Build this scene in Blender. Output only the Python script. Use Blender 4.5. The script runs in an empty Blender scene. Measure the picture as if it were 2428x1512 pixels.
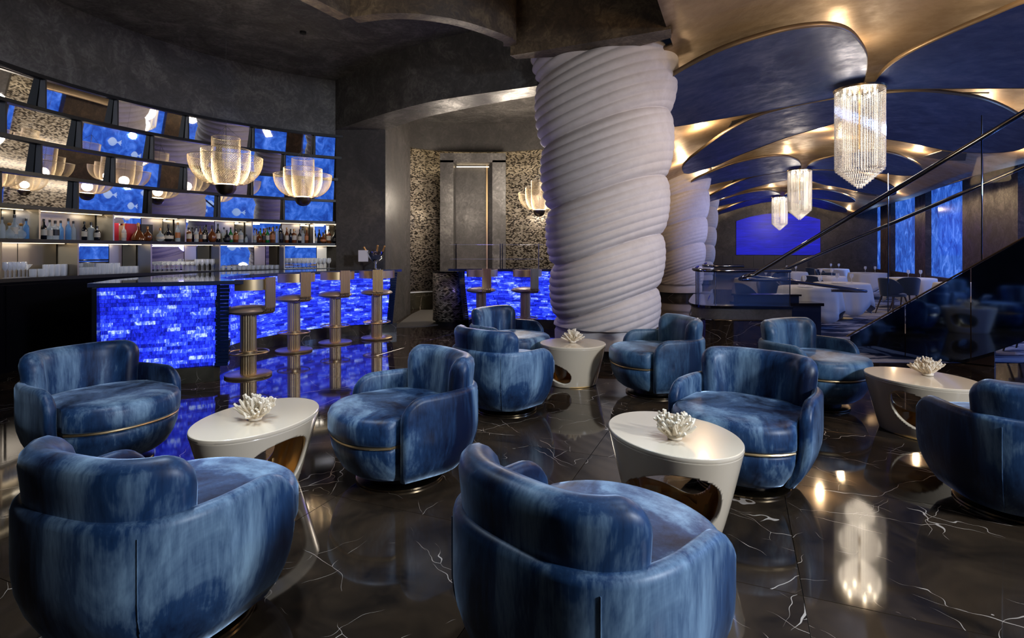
import bpy, bmesh, math, random
from mathutils import Vector, Matrix, noise
random.seed(7)
PI = math.pi
D = bpy.data
S = bpy.context.scene
COL = S.collection
F, HZ, CX, EYE = 1300.0, 595.0, 1214.0, 1.42          # focal length in pixels, horizon row, eye height

# ---------------------------------------------------------------- camera, world, exposure
cam = D.cameras.new('camera'); co = D.objects.new('camera', cam); COL.objects.link(co)
cam.sensor_width = 36.0; cam.lens = 36.0 * F / 2428.0; cam.sensor_fit = 'HORIZONTAL'
cam.shift_y = -(756.0 - HZ) / 2428.0; cam.clip_start = 0.05; cam.clip_end = 200
co.location = (0, 0, EYE); co.rotation_euler = (PI / 2, 0, 0); S.camera = co
S.view_settings.view_transform = 'Standard'; S.view_settings.look = 'None'
S.view_settings.exposure = 0.42; S.view_settings.gamma = 1.0; S.view_settings.use_curve_mapping = False
w = D.worlds.new('world'); S.world = w; w.use_nodes = True
w.node_tree.nodes['Background'].inputs[0].default_value = (0.10, 0.16, 0.35, 1)
w.node_tree.nodes['Background'].inputs[1].default_value = 0.05
S.cycles.use_denoising = True
S.cycles.max_bounces = 7; S.cycles.diffuse_bounces = 3; S.cycles.glossy_bounces = 5
S.cycles.transmission_bounces = 6; S.cycles.transparent_max_bounces = 24
S.cycles.sample_clamp_indirect = 3.0; S.cycles.caustics_reflective = False; S.cycles.caustics_refractive = False

def light(name, kind, loc, power, color, target=None, size=0.2, spot=60, blend=0.6, sy=None):
    l = D.lights.new(name, kind); o = D.objects.new(name, l); COL.objects.link(o)
    o.location = loc; l.energy = power; l.color = color
    if kind == 'AREA':
        l.size = size
        if sy: l.shape = 'RECTANGLE'; l.size_y = sy
    else: l.shadow_soft_size = size
    if kind == 'SPOT': l.spot_size = math.radians(spot); l.spot_blend = blend
    if target is not None:
        o.rotation_euler = (Vector(target) - Vector(loc)).to_track_quat('-Z', 'Y').to_euler()
    return o
WARM = (1.0, 0.80, 0.60); GOLD = (1.0, 0.70, 0.40); COOL = (0.62, 0.78, 1.0); BLUE = (0.15, 0.35, 1.0)
# ceiling downlights of the lounge
for (x, y, tx, ty, p, c) in [(-1.2, 2.2, -1.45, 3.2, 150, WARM), (-2.2, 3.4, -1.1, 2.2, 190, COOL), (1.9, 1.2, 0.6, 2.2, 230, COOL),
                             (0.9, 2.2, 0.9, 3.0, 150, WARM), (2.6, 2.6, 1.6, 3.6, 200, COOL), (0.4, 3.9, -0.3, 5.0, 200, COOL),
                             (1.0, 4.6, 0.7, 5.9, 150, WARM), (3.4, 4.0, 3.1, 4.6, 200, WARM), (-1.6, 5.3, -2.6, 7.2, 260, WARM),
                             (-2.0, 2.4, -2.7, 3.7, 190, COOL), (-.2, 2.6, -.9, 3.6, 190, COOL)]:
    light('ceiling_spot', 'SPOT', (x, y, 4.2), p * (.42 if c == WARM else .62), c, (tx, ty, 0.4), 0.12, 62, 0.8)
for (x, y, tx, ty, p) in [(-1.6, 3.6, -1.25, 2.4, 330), (1.5, 3.2, .55, 2.15, 330), (.9, 2.9, 1.3, 3.6, 60), (2.2, 5.9, 2.8, 5.0, 120)]:
    light('ceiling_spot', 'SPOT', (x, y, 4.1), p, COOL, (tx, ty, .45), .12, 30, .9)
light('ceiling_fill', 'AREA', (-2.2, 4.6, 3.0), 17, (1, .93, .86), (-2.2, 5.2, 4.6), 2.0)  # added fill that lifts the dark bar ceiling, no fixture here
light('fill_spot', 'SPOT', (4.9, -.8, 3.0), 1050, (.80, .88, 1.0), (.6, 3.4, .3), .35, 95, 1.0)  # added fill from off frame right, aimed at the armchairs
light('fill_spot', 'SPOT', (1.0, -2.6, 3.6), 18, (1, .95, .9), (-1.0, 4.5, 1.2), .5, 110, 1.0)  # weak added fill from behind the camera
light('bar_fill', 'SPOT', (-1.0, 5.4, 3.9), 150, WARM, (-3.3, 8.6, 1.3), .15, 58, 1.0)  # added fill aimed at the bar and its stools
light('entrance_fill', 'POINT', (.1, 11.4, 3.0), 150, (1, .85, .68), size=.3)  # fill lamp added in mid-air to brighten the mosaic wall
light('entrance_fill', 'POINT', (-1.3, 12.1, 2.5), 45, (1, .85, .68), size=.3)  # second added fill, for the left of the mosaic
light('hall_fill', 'SPOT', (7.6, 14.2, 2.2), 170, (.42, .50, 1.0), (5.17, 17, 2.0), .15, 80, 1.0)  # blue lamp added to tint the second column
light('end_wall_fill', 'SPOT', (13.6, 28.6, 3.1), 75, (1, .85, .7), (15.6, 32.0, 2.6), .2, 140, 1.0)  # lamp added to lift the dark end wall
light('bar_glow', 'POINT', (-.6, 8.4, 1.6), 14, (.35, .30, 1.0), size=.2)
for (y, p) in [(20, 460), (24.5, 400), (31, 300), (12.3, 200), (7.6, 220), (3.2, 140)]:     # daylight-blue glow of the aquarium windows
    light('aquarium_light', 'SPOT', (7.5 + .415 * y - .35, y - .1, 2.6), p, (.20, .40, 1.0), (7.5 + .415 * y - 6, y + 2.2 * (y > 10) , 1.8), .12, 150, 1.0)
for (x, y, z, p) in [(0.4, 4.2, 1.6, 14), (3.6, 5.6, 3.0, 62), (3.2, 5.4, .9, 22)]:
    light('column_spot', 'SPOT', (x, y, z), p, (1, .88, .80), (1.275, 7.5, 2.0), 0.15, 80, 1.0)

# ---------------------------------------------------------------- helpers
def G(px, py, z=0.0):
    y = F * (EYE - z) / (py - HZ); return Vector(((px - CX) * y / F, y, z))
def V(*a): return Vector(a)
def mesh_obj(name, verts, faces, mat=None, parent=None, smooth=True, uv=None, mats=None, fmat=None):
    me = D.meshes.new(name); me.from_pydata([tuple(v) for v in verts], [], faces)
    if mats:
        for m in mats: me.materials.append(m)
        for i, k in enumerate(fmat): me.polygons[i].material_index = k
    elif mat: me.materials.append(mat)
    if smooth: me.polygons.foreach_set('use_smooth', [True] * len(me.polygons))
    if uv:
        l = me.uv_layers.new(name='UVMap')
        for lp in me.loops: l.data[lp.index].uv = uv[lp.vertex_index]
    me.update()
    o = D.objects.new(name, me); COL.objects.link(o)
    if parent: o.parent = parent
    return o
def autosm(o, ang=40):
    me = o.data; bm = bmesh.new(); bm.from_mesh(me)
    a = math.radians(ang)
    for e in bm.edges: e.smooth = not (len(e.link_faces) == 2 and e.calc_face_angle(0) > a)
    bm.to_mesh(me); bm.free(); return o
def tag(o, label=None, cat=None, group=None, kind=None):
    if label: o['label'] = label
    if cat: o['category'] = cat
    if group: o['group'] = group
    if kind: o['kind'] = kind
    return o
def empty(name, loc, rz=0.0):
    o = D.objects.new(name, None); COL.objects.link(o); o.location = loc; o.rotation_euler = (0, 0, rz); o.empty_display_size = .1
    return o
def copy_tree(o, parent=None):
    c = o.copy(); COL.objects.link(c); c.parent = parent
    for ch in list(o.children):
        if ch.name.startswith('__'): continue
        copy_tree(ch, c)
    return c
class MB:
    def __init__(s): s.v = []; s.f = []
    def add(s, vs, fs):
        n = len(s.v); s.v += [Vector(v) for v in vs]; s.f += [tuple(i + n for i in f) for f in fs]; return s
    def box(s, c, d, rz=0, M=None):
        cx, cy, cz = c; a, b, h = d[0] / 2, d[1] / 2, d[2] / 2
        R = Matrix.Rotation(rz, 3, 'Z')
        vs = [R @ V(x, y, z) + V(cx, cy, cz) for z in (-h, h) for (x, y) in ((-a, -b), (a, -b), (a, b), (-a, b))]
        if M: vs = [M @ v for v in vs]
        return s.add(vs, [(3, 2, 1, 0), (4, 5, 6, 7), (0, 1, 5, 4), (1, 2, 6, 5), (2, 3, 7, 6), (3, 0, 4, 7)])
    def prism(s, poly, z0, z1):
        n = len(poly); a = sum(poly[i][0] * poly[(i + 1) % n][1] - poly[(i + 1) % n][0] * poly[i][1] for i in range(n))
        if a < 0: poly = poly[::-1]
        vs = [V(p[0], p[1], z0) for p in poly] + [V(p[0], p[1], z1) for p in poly]
        fs = [tuple(range(n - 1, -1, -1)), tuple(range(n, 2 * n))] + [(i, (i + 1) % n, n + (i + 1) % n, n + i) for i in range(n)]
        return s.add(vs, fs)
    def strip(s, A, B, z0, z1):                       # solid band between two plan polylines of equal length
        n = len(A)
        vs = [V(p[0], p[1], z0) for p in A] + [V(p[0], p[1], z0) for p in B] + [V(p[0], p[1], z1) for p in A] + [V(p[0], p[1], z1) for p in B]
        fs = []
        for i in range(n - 1):
            fs += [(i, i + 1, n + i + 1, n + i), (2 * n + i, 3 * n + i, 3 * n + i + 1, 2 * n + i + 1),
                   (i, 2 * n + i, 2 * n + i + 1, i + 1), (n + i, n + i + 1, 3 * n + i + 1, 3 * n + i)]
        fs += [(0, n, 3 * n, 2 * n), (n - 1, 3 * n - 1, 4 * n - 1, 2 * n - 1)]
        return s.add(vs, fs)
    def lathe(s, prof, seg=24, c=(0, 0, 0), cap=True, sx=1, sy=1):
        n0 = len(prof); vs = []; fs = []
        for (r, z) in prof:
            for k in range(seg):
                a = 2 * PI * k / seg; vs.append(V(c[0] + r * sx * math.cos(a), c[1] + r * sy * math.sin(a), c[2] + z))
        for i in range(n0 - 1):
            for k in range(seg):
                k2 = (k + 1) % seg; fs.append((i * seg + k, i * seg + k2, (i + 1) * seg + k2, (i + 1) * seg + k))
        if cap: fs += [tuple(range(seg - 1, -1, -1)), tuple((n0 - 1) * seg + k for k in range(seg))]
        return s.add(vs, fs)
    def tube(s, pts, r, seg=8, closed=False, rad=None):
        pts = [Vector(p) for p in pts]; n = len(pts); vs = []; fs = []
        up = V(0, 0, 1); 
        for i, p in enumerate(pts):
            a = pts[(i - 1) % n] if (i > 0 or closed) else p; b = pts[(i + 1) % n] if (i < n - 1 or closed) else p
            t = (b - a).normalized()
            u = up if abs(t.z) < .95 else V(1, 0, 0)
            x = t.cross(u).normalized(); y = x.cross(t).normalized()
            rr = rad[i] if rad else r
            for k in range(seg):
                an = 2 * PI * k / seg; vs.append(p + x * (rr * math.cos(an)) + y * (rr * math.sin(an)))
        m = n if closed else n - 1
        for i in range(m):
            for k in range(seg):
                k2 = (k + 1) % seg; j = (i + 1) % n
                fs.append((i * seg + k, i * seg + k2, j * seg + k2, j * seg + k))
        if not closed: fs += [tuple(range(seg - 1, -1, -1)), tuple((n - 1) * seg + k for k in range(seg))]
        return s.add(vs, fs)
    def loft(s, rings, cap=True):
        n = len(rings[0]); vs = [p for r in rings for p in r]; fs = []
        for i in range(len(rings) - 1):
            for k in range(n):
                k2 = (k + 1) % n; fs.append((i * n + k, i * n + k2, (i + 1) * n + k2, (i + 1) * n + k))
        if cap: fs += [tuple(range(n - 1, -1, -1)), tuple((len(rings) - 1) * n + k for k in range(n))]
        return s.add(vs, fs)
    def build(s, name, mat, parent=None, smooth=True, ang=40):
        o = mesh_obj(name, s.v, s.f, mat, parent, smooth)
        bm = bmesh.new(); bm.from_mesh(o.data); bmesh.ops.recalc_face_normals(bm, faces=bm.faces); 
        if smooth:
            a = math.radians(ang)
            for e in bm.edges: e.smooth = not (len(e.link_faces) == 2 and e.calc_face_angle(0) > a)
        bm.to_mesh(o.data); bm.free()
        return o
def spline(P, n):
    P = [Vector((p[0], p[1], p[2] if len(p) > 2 else 0)) for p in P]; out = []; m = len(P) - 1
    for i in range(m):
        p0 = P[max(i - 1, 0)]; p1 = P[i]; p2 = P[i + 1]; p3 = P[min(i + 2, m)]
        for k in range(n):
            t = k / n
            out.append(0.5 * ((2 * p1) + (p2 - p0) * t + (2 * p0 - 5 * p1 + 4 * p2 - p3) * t * t + (3 * p1 - p0 - 3 * p2 + p3) * t ** 3))
    out.append(P[-1]); return out
def resample(P, n):
    L = [0]
    for i in range(1, len(P)): L.append(L[-1] + (P[i] - P[i - 1]).length)
    out = []; j = 0
    for k in range(n + 1):
        s = L[-1] * k / n
        while j < len(P) - 2 and L[j + 1] < s: j += 1
        t = (s - L[j]) / max(L[j + 1] - L[j], 1e-9); out.append(P[j].lerp(P[j + 1], t))
    return out
def offset(P, d):                                      # shift a plan polyline to its left by d
    out = []
    for i in range(len(P)):
        t = (P[min(i + 1, len(P) - 1)] - P[max(i - 1, 0)]); t.z = 0; t.normalize()
        out.append(P[i] + V(-t.y, t.x, 0) * d)
    return out

# ---------------------------------------------------------------- materials
class N:
    def __init__(s, name):
        s.m = D.materials.new(name); s.m.use_nodes = True; s.t = s.m.node_tree; s.b = s.t.nodes['Principled BSDF']
    def n(s, kind, **kw):
        x = s.t.nodes.new('ShaderNode' + kind)
        for k, v in kw.items():
            if k in x.inputs.keys(): x.inputs[k].default_value = v
            else: setattr(x, k, v)
        return x
    def l(s, a, b): s.t.links.new(a, b)
    def set(s, **kw):
        for k, v in kw.items():
            k = {'base': 'Base Color', 'rough': 'Roughness', 'metal': 'Metallic', 'spec': 'Specular IOR Level', 'coat': 'Coat Weight',
                 'coatr': 'Coat Roughness', 'emit': 'Emission Color', 'estr': 'Emission Strength', 'alpha': 'Alpha', 'trans': 'Transmission Weight',
                 'sheen': 'Sheen Weight', 'sheenr': 'Sheen Roughness', 'sheent': 'Sheen Tint', 'ior': 'IOR'}[k]
            if isinstance(v, tuple) and len(v) == 3: v = v + (1,)
            s.b.inputs[k].default_value = v
        return s
    def coords(s, kind='Object', scale=(1, 1, 1), rnd=0.0, rot=(0, 0, 0)):
        tc = s.n('TexCoord'); mp = s.n('Mapping'); mp.inputs['Scale'].default_value = scale; mp.inputs['Rotation'].default_value = rot
        s.l(tc.outputs[kind], mp.inputs['Vector'])
        if rnd:
            oi = s.n('ObjectInfo'); mu = s.n('Math', operation='MULTIPLY'); mu.inputs[1].default_value = rnd
            s.l(oi.outputs['Random'], mu.inputs[0]); cb = s.n('CombineXYZ'); s.l(mu.outputs[0], cb.inputs[0]); s.l(mu.outputs[0], cb.inputs[1])
            s.l(cb.outputs[0], mp.inputs['Location'])
        return mp.outputs[0]
    def noise(s, vec, scale, detail=4, rough=.6, dist=0.0):
        x = s.n('TexNoise', Scale=scale, Detail=detail, Roughness=rough, Distortion=dist); s.l(vec, x.inputs['Vector']); return x
    def ramp(s, fac, stops):
        r = s.n('ValToRGB'); e = r.color_ramp.elements
        while len(e) < len(stops): e.new(0.5)
        for i, (p, c) in enumerate(stops):
            e[i].position = p; e[i].color = c + (1,) if len(c) == 3 else c
        s.l(fac, r.inputs[0]); return r.outputs[0]
    def bump(s, h, strength=.3, dist=.01, base=None):
        b = s.n('Bump'); b.inputs['Strength'].default_value = strength; b.inputs['Distance'].default_value = dist
        s.l(h, b.inputs['Height']); s.l(b.outputs[0], s.b.inputs['Normal'])
def simple(name, base, rough=.5, metal=0., **kw): return N(name).set(base=base, rough=rough, metal=metal, **kw).m
def mat_velvet(name, dark, mid, lite):
    a = N(name); c = a.coords('Object', (1, 1, .35)); n1 = a.noise(c, 3.2, 6, .62, .6); n2 = a.noise(a.coords('Object', (1, 1, .12)), 60, 3, .7)
    mx = a.n('Math', operation='MULTIPLY_ADD'); a.l(n2.outputs[0], mx.inputs[0]); mx.inputs[1].default_value = .17; 
    a.l(n1.outputs[0], mx.inputs[2])
    a.l(a.ramp(mx.outputs[0], [(.47, dark), (.61, mid), (.80, lite)]), a.b.inputs['Base Color'])
    a.l(a.ramp(mx.outputs[0], [(.46, (.12,) * 3), (.76, (1,) * 3)]), a.b.inputs['Sheen Weight'])
    a.set(rough=.42, spec=.35, sheenr=.32, sheent=(.55, .76, 1.0)); a.bump(n2.outputs[0], .07, .003); return a.m
def mat_plaster(name, c0, c1, c2, rough=.42, sc=1.6, metal=0.0, bump=.25, wisps=True):
    a = N(name); v = a.coords('Object'); n1 = a.noise(v, sc, 6, .62, 1.2); n2 = a.noise(v, sc * 5, 5, .6, 2.4 if wisps else .3)
    mx = a.n('Mix', data_type='FLOAT'); mx.inputs[0].default_value = .4; a.l(n1.outputs[0], mx.inputs[2]); a.l(n2.outputs[0], mx.inputs[3])
    a.l(a.ramp(mx.outputs[0], [(.34, c0), (.5, c1), (.68, c2)]), a.b.inputs['Base Color'])
    a.l(a.ramp(mx.outputs[0], [(.4, (rough + .15,) * 3), (.62, (rough - .1,) * 3)]), a.b.inputs['Roughness'])
    a.set(metal=metal); a.bump(n2.outputs[0], bump, .01); return a.m
def mat_marble(name, base=(.012, .009, .007), mid=(.052, .034, .020), rough=.055, rnd=50):
    a = N(name); v = a.coords('Object', rnd=rnd, rot=(0, 0, .5))
    w = a.noise(v, 1.8, 3, .6); sub = a.n('VectorMath', operation='MULTIPLY_ADD'); a.l(w.outputs['Color'], sub.inputs[0]); sub.inputs[1].default_value = (.30, .30, .30); a.l(v, sub.inputs[2])
    def vein(scale, wd, st):
        sc = a.n('VectorMath', operation='MULTIPLY'); sc.inputs[1].default_value = st; a.l(sub.outputs[0], sc.inputs[0])
        vo = a.n('TexVoronoi', feature='DISTANCE_TO_EDGE', Scale=scale); a.l(sc.outputs[0], vo.inputs['Vector'])
        mk = a.noise(v, scale * .9, 3, .6); r2 = a.ramp(mk.outputs[0], [(.50, (0, 0, 0)), (.66, (1, 1, 1))])
        mu = a.n('Math', operation='MULTIPLY'); mu.inputs[1].default_value = wd; a.l(r2, mu.inputs[0])
        lt = a.n('Math', operation='LESS_THAN'); a.l(vo.outputs['Distance'], lt.inputs[0]); a.l(mu.outputs[0], lt.inputs[1]); return lt.outputs[0]
    m1 = vein(1.3, .0044, (1, .35, 1)); m2 = vein(2.7, .0042, (.45, 1, 1))
    m3 = vein(1.9, .0030, (1, .16, 1)); m4 = vein(2.3, .0026, (.14, .8, 1))
    mx0 = a.n('Math', operation='MAXIMUM'); a.l(m1, mx0.inputs[0]); a.l(m2, mx0.inputs[1]); mx1 = a.n('Math', operation='MAXIMUM'); a.l(m3, mx1.inputs[0]); a.l(m4, mx1.inputs[1])
    mx = a.n('Math', operation='MAXIMUM'); a.l(mx0.outputs[0], mx.inputs[0]); a.l(mx1.outputs[0], mx.inputs[1])
    cl = a.noise(v, 2.2, 5, .6, .8); bc = a.ramp(cl.outputs[0], [(.35, base), (.7, mid)])
    m = a.n('MixRGB'); a.l(mx.outputs[0], m.inputs[0]); a.l(bc, m.inputs[1]); m.inputs[2].default_value = (.42, .36, .30, 1)
    a.l(m.outputs[0], a.b.inputs['Base Color']); a.set(rough=rough, spec=.62, coat=.0); return a.m
def mat_glow(name, stops, strength, scale=6, stretch=(1, 1, 1), rough=.08, rndw=.8, coat=.5, bump=.3):
    a = N(name); v = a.coords('Object', stretch, rnd=30); n1 = a.noise(v, scale, 5, .7, .8)
    oi = a.n('ObjectInfo'); mm = a.n('Math', operation='MULTIPLY_ADD'); a.l(oi.outputs['Random'], mm.inputs[0]); mm.inputs[1].default_value = rndw * .3; a.l(n1.outputs[0], mm.inputs[2])
    c = a.ramp(mm.outputs[0], stops); a.l(c, a.b.inputs['Emission Color']); a.set(base=(.01, .015, .12), estr=strength, rough=rough, coat=coat, coatr=.04)
    a.bump(n1.outputs[0], bump, .006); return a.m
M = {}
M['velvet'] = mat_velvet('blue_velvet', (.0015, .006, .026), (.014, .046, .120), (.22, .34, .45))
M['velvet2'] = mat_velvet('teal_blue_velvet', (.006, .018, .050), (.035, .085, .160), (.13, .22, .30))
M['brass'] = simple('aged_brass', (.62, .45, .24), .34, .9)
M['bronze_base'] = simple('bronze_base', (.30, .22, .13), .25, 1.0)
M['brass_dark'] = simple('dark_bronze', (.16, .12, .08), .33, 1.0)
M['black'] = simple('black_matte', (.004, .004, .005), .5)
M['blackgloss'] = simple('black_gloss', (.004, .004, .006), .12)
M['marble'] = mat_marble('dark_veined_marble')
M['marble_plinth'] = mat_marble('plinth_marble', (.03, .028, .02), (.06, .055, .04), .18)
M['white'] = N('ivory_lacquer').set(base=(.74, .61, .44), rough=.22, coat=.7, coatr=.06).m
M['gold_in'] = simple('gold_lining', (.85, .52, .18), .34, .45)
M['coral'] = simple('white_coral', (.82, .71, .54), .6)
M['plaster'] = mat_plaster('dark_metallic_plaster', (.038, .035, .034), (.070, .066, .064), (.19, .18, .17), .40, 1.5)
M['plaster_wall'] = mat_plaster('grey_plaster', (.035, .033, .032), (.06, .056, .054), (.11, .10, .095), .42, 1.2)
M['plaster_brown'] = mat_plaster('brown_metallic_plaster', (.034, .023, .015), (.075, .052, .033), (.20, .145, .085), .38, 1.8)
M['vault'] = mat_plaster('gold_leaf_plaster', (.30, .215, .13), (.40, .29, .18), (.52, .39, .25), .42, 1.0, .55, .35, False)
M['petal'] = mat_plaster('silver_plaster_lit_blue', (.034, .060, .17), (.050, .085, .22), (.10, .14, .30), .38, 1.1, .45, .25, False)  # blue light on silver plaster is put into this colour
M['petal_edge'] = simple('petal_rim_bronze', (.17, .125, .08), .45, .5)
M['column'] = mat_plaster('column_stone', (.50, .455, .44), (.54, .495, .48), (.58, .535, .52), .75, 3, 0, .12, False)
M['mirror'] = simple('mirror', (.80, .82, .86), .015, 1.0)
M['mirror_dark'] = simple('tinted_mirror', (.13, .20, .36), .05, 1.0)
M['bronze_panel'] = simple('brushed_bronze_panel', (.32, .28, .22), .30, .9)
M['frame'] = simple('dark_steel_frame', (.014, .014, .016), .38, .5)
M['counter'] = N('blue_black_counter').set(base=(.03, .04, .09), rough=.07, coat=1., coatr=.03).m
M['steel'] = simple('polished_dark_steel', (.22, .24, .30), .10, 1.0)
M['cloth'] = simple('white_tablecloth', (.62, .66, .74), .85)
M['napkin'] = simple('white_napkin', (.7, .7, .75), .85)
M['navy'] = simple('navy_upholstery', (.012, .035, .09), .6, sheen=.4, sheenr=.4)
M['navy_panel'] = simple('navy_panel', (.01, .02, .06), .25)
M['wood_dark'] = simple('dark_wood', (.05, .03, .02), .4)
M['seat_leather'] = simple('bronze_leather', (.26, .20, .17), .38, .25)
M['wire'] = simple('brass_mesh_wire', (.75, .62, .42), .35, .55)
M['cable'] = simple('grey_cable', (.05, .05, .05), .5)
M['led'] = N('warm_led').set(base=(1, .8, .5), emit=(1, .80, .52), estr=2.6).m
M['ledwhite'] = N('lamp_disc').set(base=(1, .9, .7), emit=(1, .84, .6), estr=45).m
M['glass'] = N('clear_glass').set(base=(.92, .96, 1), rough=.02, alpha=.16, spec=.9, coat=.5).m
M['glass_blue'] = N('blue_tinted_balustrade').set(base=(.10, .20, .55), rough=.02, alpha=.22, spec=.9).m
M['crystal'] = N('crystal_bead').set(base=(.95, .92, .88), rough=.10, alpha=.62, spec=1.0, coat=1.0, metal=.35).m
M['amber'] = N('amber_spirit').set(base=(.16, .045, .012), rough=.05, coat=1).m
M['darkbottle'] = N('dark_bottle_glass').set(base=(.008, .010, .016), rough=.05, coat=1).m
M['clearbottle'] = N('clear_bottle').set(base=(.65, .75, .80), rough=.04, alpha=.42, coat=1).m
M['bluebottle'] = N('blue_bottle').set(base=(.10, .35, .75), rough=.04, alpha=.65, coat=1).m
M['greenbottle'] = N('green_bottle').set(base=(.01, .20, .04), rough=.05, coat=1).m
M['label_cream'] = simple('cream_label', (.62, .55, .44), .6); M['label_black'] = simple('black_label', (.02, .02, .025), .5)
M['label_orange'] = simple('orange_label', (.50, .18, .06), .5)
M['cap'] = simple('black_cap', (.015, .013, .013), .35); M['cap_gold'] = simple('gold_cap', (.55, .30, .10), .35, .6)
M['cap_amber'] = simple('amber_ball_stopper', (.45, .20, .04), .35)
M['red'] = simple('red_lacquer', (.35, .01, .02), .35)
M['tan'] = simple('tan_lining', (.35, .22, .12), .5)
M['tuft'] = simple('grey_tufted_leather', (.06, .055, .055), .4)
M['olive'] = simple('olive_gold_panel', (.14, .12, .035), .5)
BR = [(.44, (.003, .005, .17)), (.62, (.010, .020, .60)), (.79, (.035, .08, 1.0)), (.95, (.45, .60, 1.0))]
M['brick'] = mat_glow('lit_blue_glass_brick', BR, 1.25, 4, (1.2, 1, 2.2), rndw=1.15)
M['brick_dark'] = N('dark_blue_glass').set(base=(.006, .014, .05), rough=.06, coat=1).m
M['arch'] = mat_glow('lit_blue_panel', [(.3, (.002, .003, .22)), (.6, (.004, .006, .55)), (.85, (.02, .03, 1))], .7, 1.3, (.5, .5, 5), .4, 0, 0, 0)
M['water'] = mat_glow('aquarium_water', [(.38, (.014, .055, .34)), (.52, (.030, .125, .60)), (.70, (.13, .29, .95))], .85, 2.2, (1, 1, .8), .1, 0, .3, 0)
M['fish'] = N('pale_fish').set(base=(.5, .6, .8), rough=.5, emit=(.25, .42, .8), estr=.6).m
def mat_mosaic():
    a = N('glitter_mosaic'); tc = a.n('TexCoord')
    br = a.n('TexBrick', Scale=1.0); br.inputs['Brick Width'].default_value = .045; br.inputs['Row Height'].default_value = .022
    br.inputs['Mortar Size'].default_value = .0025; br.inputs['Color1'].default_value = (0, 0, 0, 1); br.inputs['Color2'].default_value = (1, 1, 1, 1)
    br.inputs['Mortar'].default_value = (.1, .1, .1, 1); br.inputs['Bias'].default_value = 0
    a.l(tc.outputs['UV'], br.inputs['Vector'])
    a.l(a.ramp(br.outputs['Color'], [(.0, (.02, .016, .013)), (.26, (.09, .075, .06)), (.36, (.36, .30, .22)), (1.0, (.85, .76, .62))]), a.b.inputs['Base Color'])
    a.set(rough=.28, metal=.35); return a.m
M['mosaic'] = mat_mosaic()
def mat_carpet():
    a = N('blue_streaked_carpet'); v = a.coords('Object', (.7, 2.6, 1), rot=(0, 0, .25)); n1 = a.noise(v, 1.1, 5, .6, 1.5)
    a.l(a.ramp(n1.outputs[0], [(.42, (.012, .022, .065)), (.47, (.03, .05, .13)), (.5, (.26, .29, .40)), (.62, (.34, .37, .48)), (.7, (.02, .04, .12))]), a.b.inputs['Base Color'])
    a.set(rough=.9, spec=.1); return a.m
M['carpet'] = mat_carpet()
M['carpet_grey'] = simple('grey_carpet', (.09, .085, .08), .9)

# ---------------------------------------------------------------- setting: floor, walls, ceiling
TH = math.atan(.415); U = V(math.sin(TH), math.cos(TH), 0); W = V(math.cos(TH), -math.sin(TH), 0)   # hall axis and its right
SB = MB(); SB.box((0, 0, -.035), (80, 80, .03)); floor = SB.build('floor', M['black'], smooth=False); tag(floor, kind='structure')
sl = 1.2
me0 = MB(); g = .0012
me0.add([V(g, g, -.02), V(sl - g, g, -.02), V(sl - g, sl - g, -.02), V(g, sl - g, -.02), V(g, g, -.0008), V(sl - g, g, -.0008), V(sl - g, sl - g, -.0008), V(g, sl - g, -.0008),
         V(g + .001, g + .001, 0), V(sl - g - .001, g + .001, 0), V(sl - g - .001, sl - g - .001, 0), V(g + .001, sl - g - .001, 0)],
        [(3, 2, 1, 0), (8, 9, 10, 11)] + [(i, (i + 1) % 4, 4 + (i + 1) % 4, 4 + i) for i in range(4)] + [(4 + i, 4 + (i + 1) % 4, 8 + (i + 1) % 4, 8 + i) for i in range(4)])
slab0 = me0.build('marble_slab', M['marble'], floor, False)
org = V(1.2, 2.26, 0); first = True; cnt = 0; far_v = MB()
for i in range(-7, 17):
    for j in range(-8, 7):
        p = org + U * (i * sl) + W * (j * sl); c = p + (U + W) * sl * .5
        if not (-7.6 < c.x < 8.5 and -1.2 < c.y < 20): continue
        vis = c.y > .6 and abs(c.x) < c.y * 1.0 + .9
        if vis and cnt < 290 and (c.y < 11 or 0 < c.x < 6):
            o = slab0 if first else D.objects.new('marble_slab', slab0.data)
            if not first: COL.objects.link(o); o.parent = floor
            first = False; o.location = p; o.rotation_euler = (0, 0, PI / 2 - TH - PI / 2 if False else -TH); cnt += 1
        else:
            Mx = Matrix.Translation(p) @ Matrix.Rotation(-TH, 4, 'Z')
            far_v.add([Mx @ V(0, 0, -.003), Mx @ V(sl, 0, -.003), Mx @ V(sl, sl, -.003), Mx @ V(0, sl, -.003)], [(0, 1, 2, 3)])
tag(far_v.build('marble_paving', M['marble'], floor, False), kind='stuff')
# carpet of the dining hall and grey carpet of the entrance
cp = MB().prism([(4.35, 7.0), (9.9, 6.9), (18.5, 27.6), (13.3, 29.6), (12.6, 28.5), (5.3, 11.3), (4.5, 9.4)], -.004, .006).build('carpet', M['carpet'], None, False)
tag(cp, 'blue and white streaked carpet under the dining tables', 'carpet')
cg = MB().prism([(-2.2, 10.15), (-1.6, 10.3), (-.9, 11.2), (.4, 13.2), (-2.2, 13.2), (-2.25, 12.3)], -.004, .008).build('entrance_carpet', M['carpet_grey'], None, False)
tag(cg, 'grey carpet between the two bars at the mosaic wall', 'carpet')
# ceiling over bar zone
tag(MB().prism([(-9, -7), (-.4, -7), (-.2, 0), (1.72, 6.08), (-.02, 6.9), (1.2, 8.0), (1.2, 16), (-9, 16)], 4.6, 4.7).build('ceiling', M['plaster'], None, False), kind='structure')
# shell walls out of view
tag(MB().box((-7.2, 2, 3), (.2, 30, 8)).build('wall_left', M['plaster'], None, False), kind='structure')
tag(MB().box((0, -6, 3), (30, .2, 8)).build('wall_back', M['plaster'], None, False), kind='structure')

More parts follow.
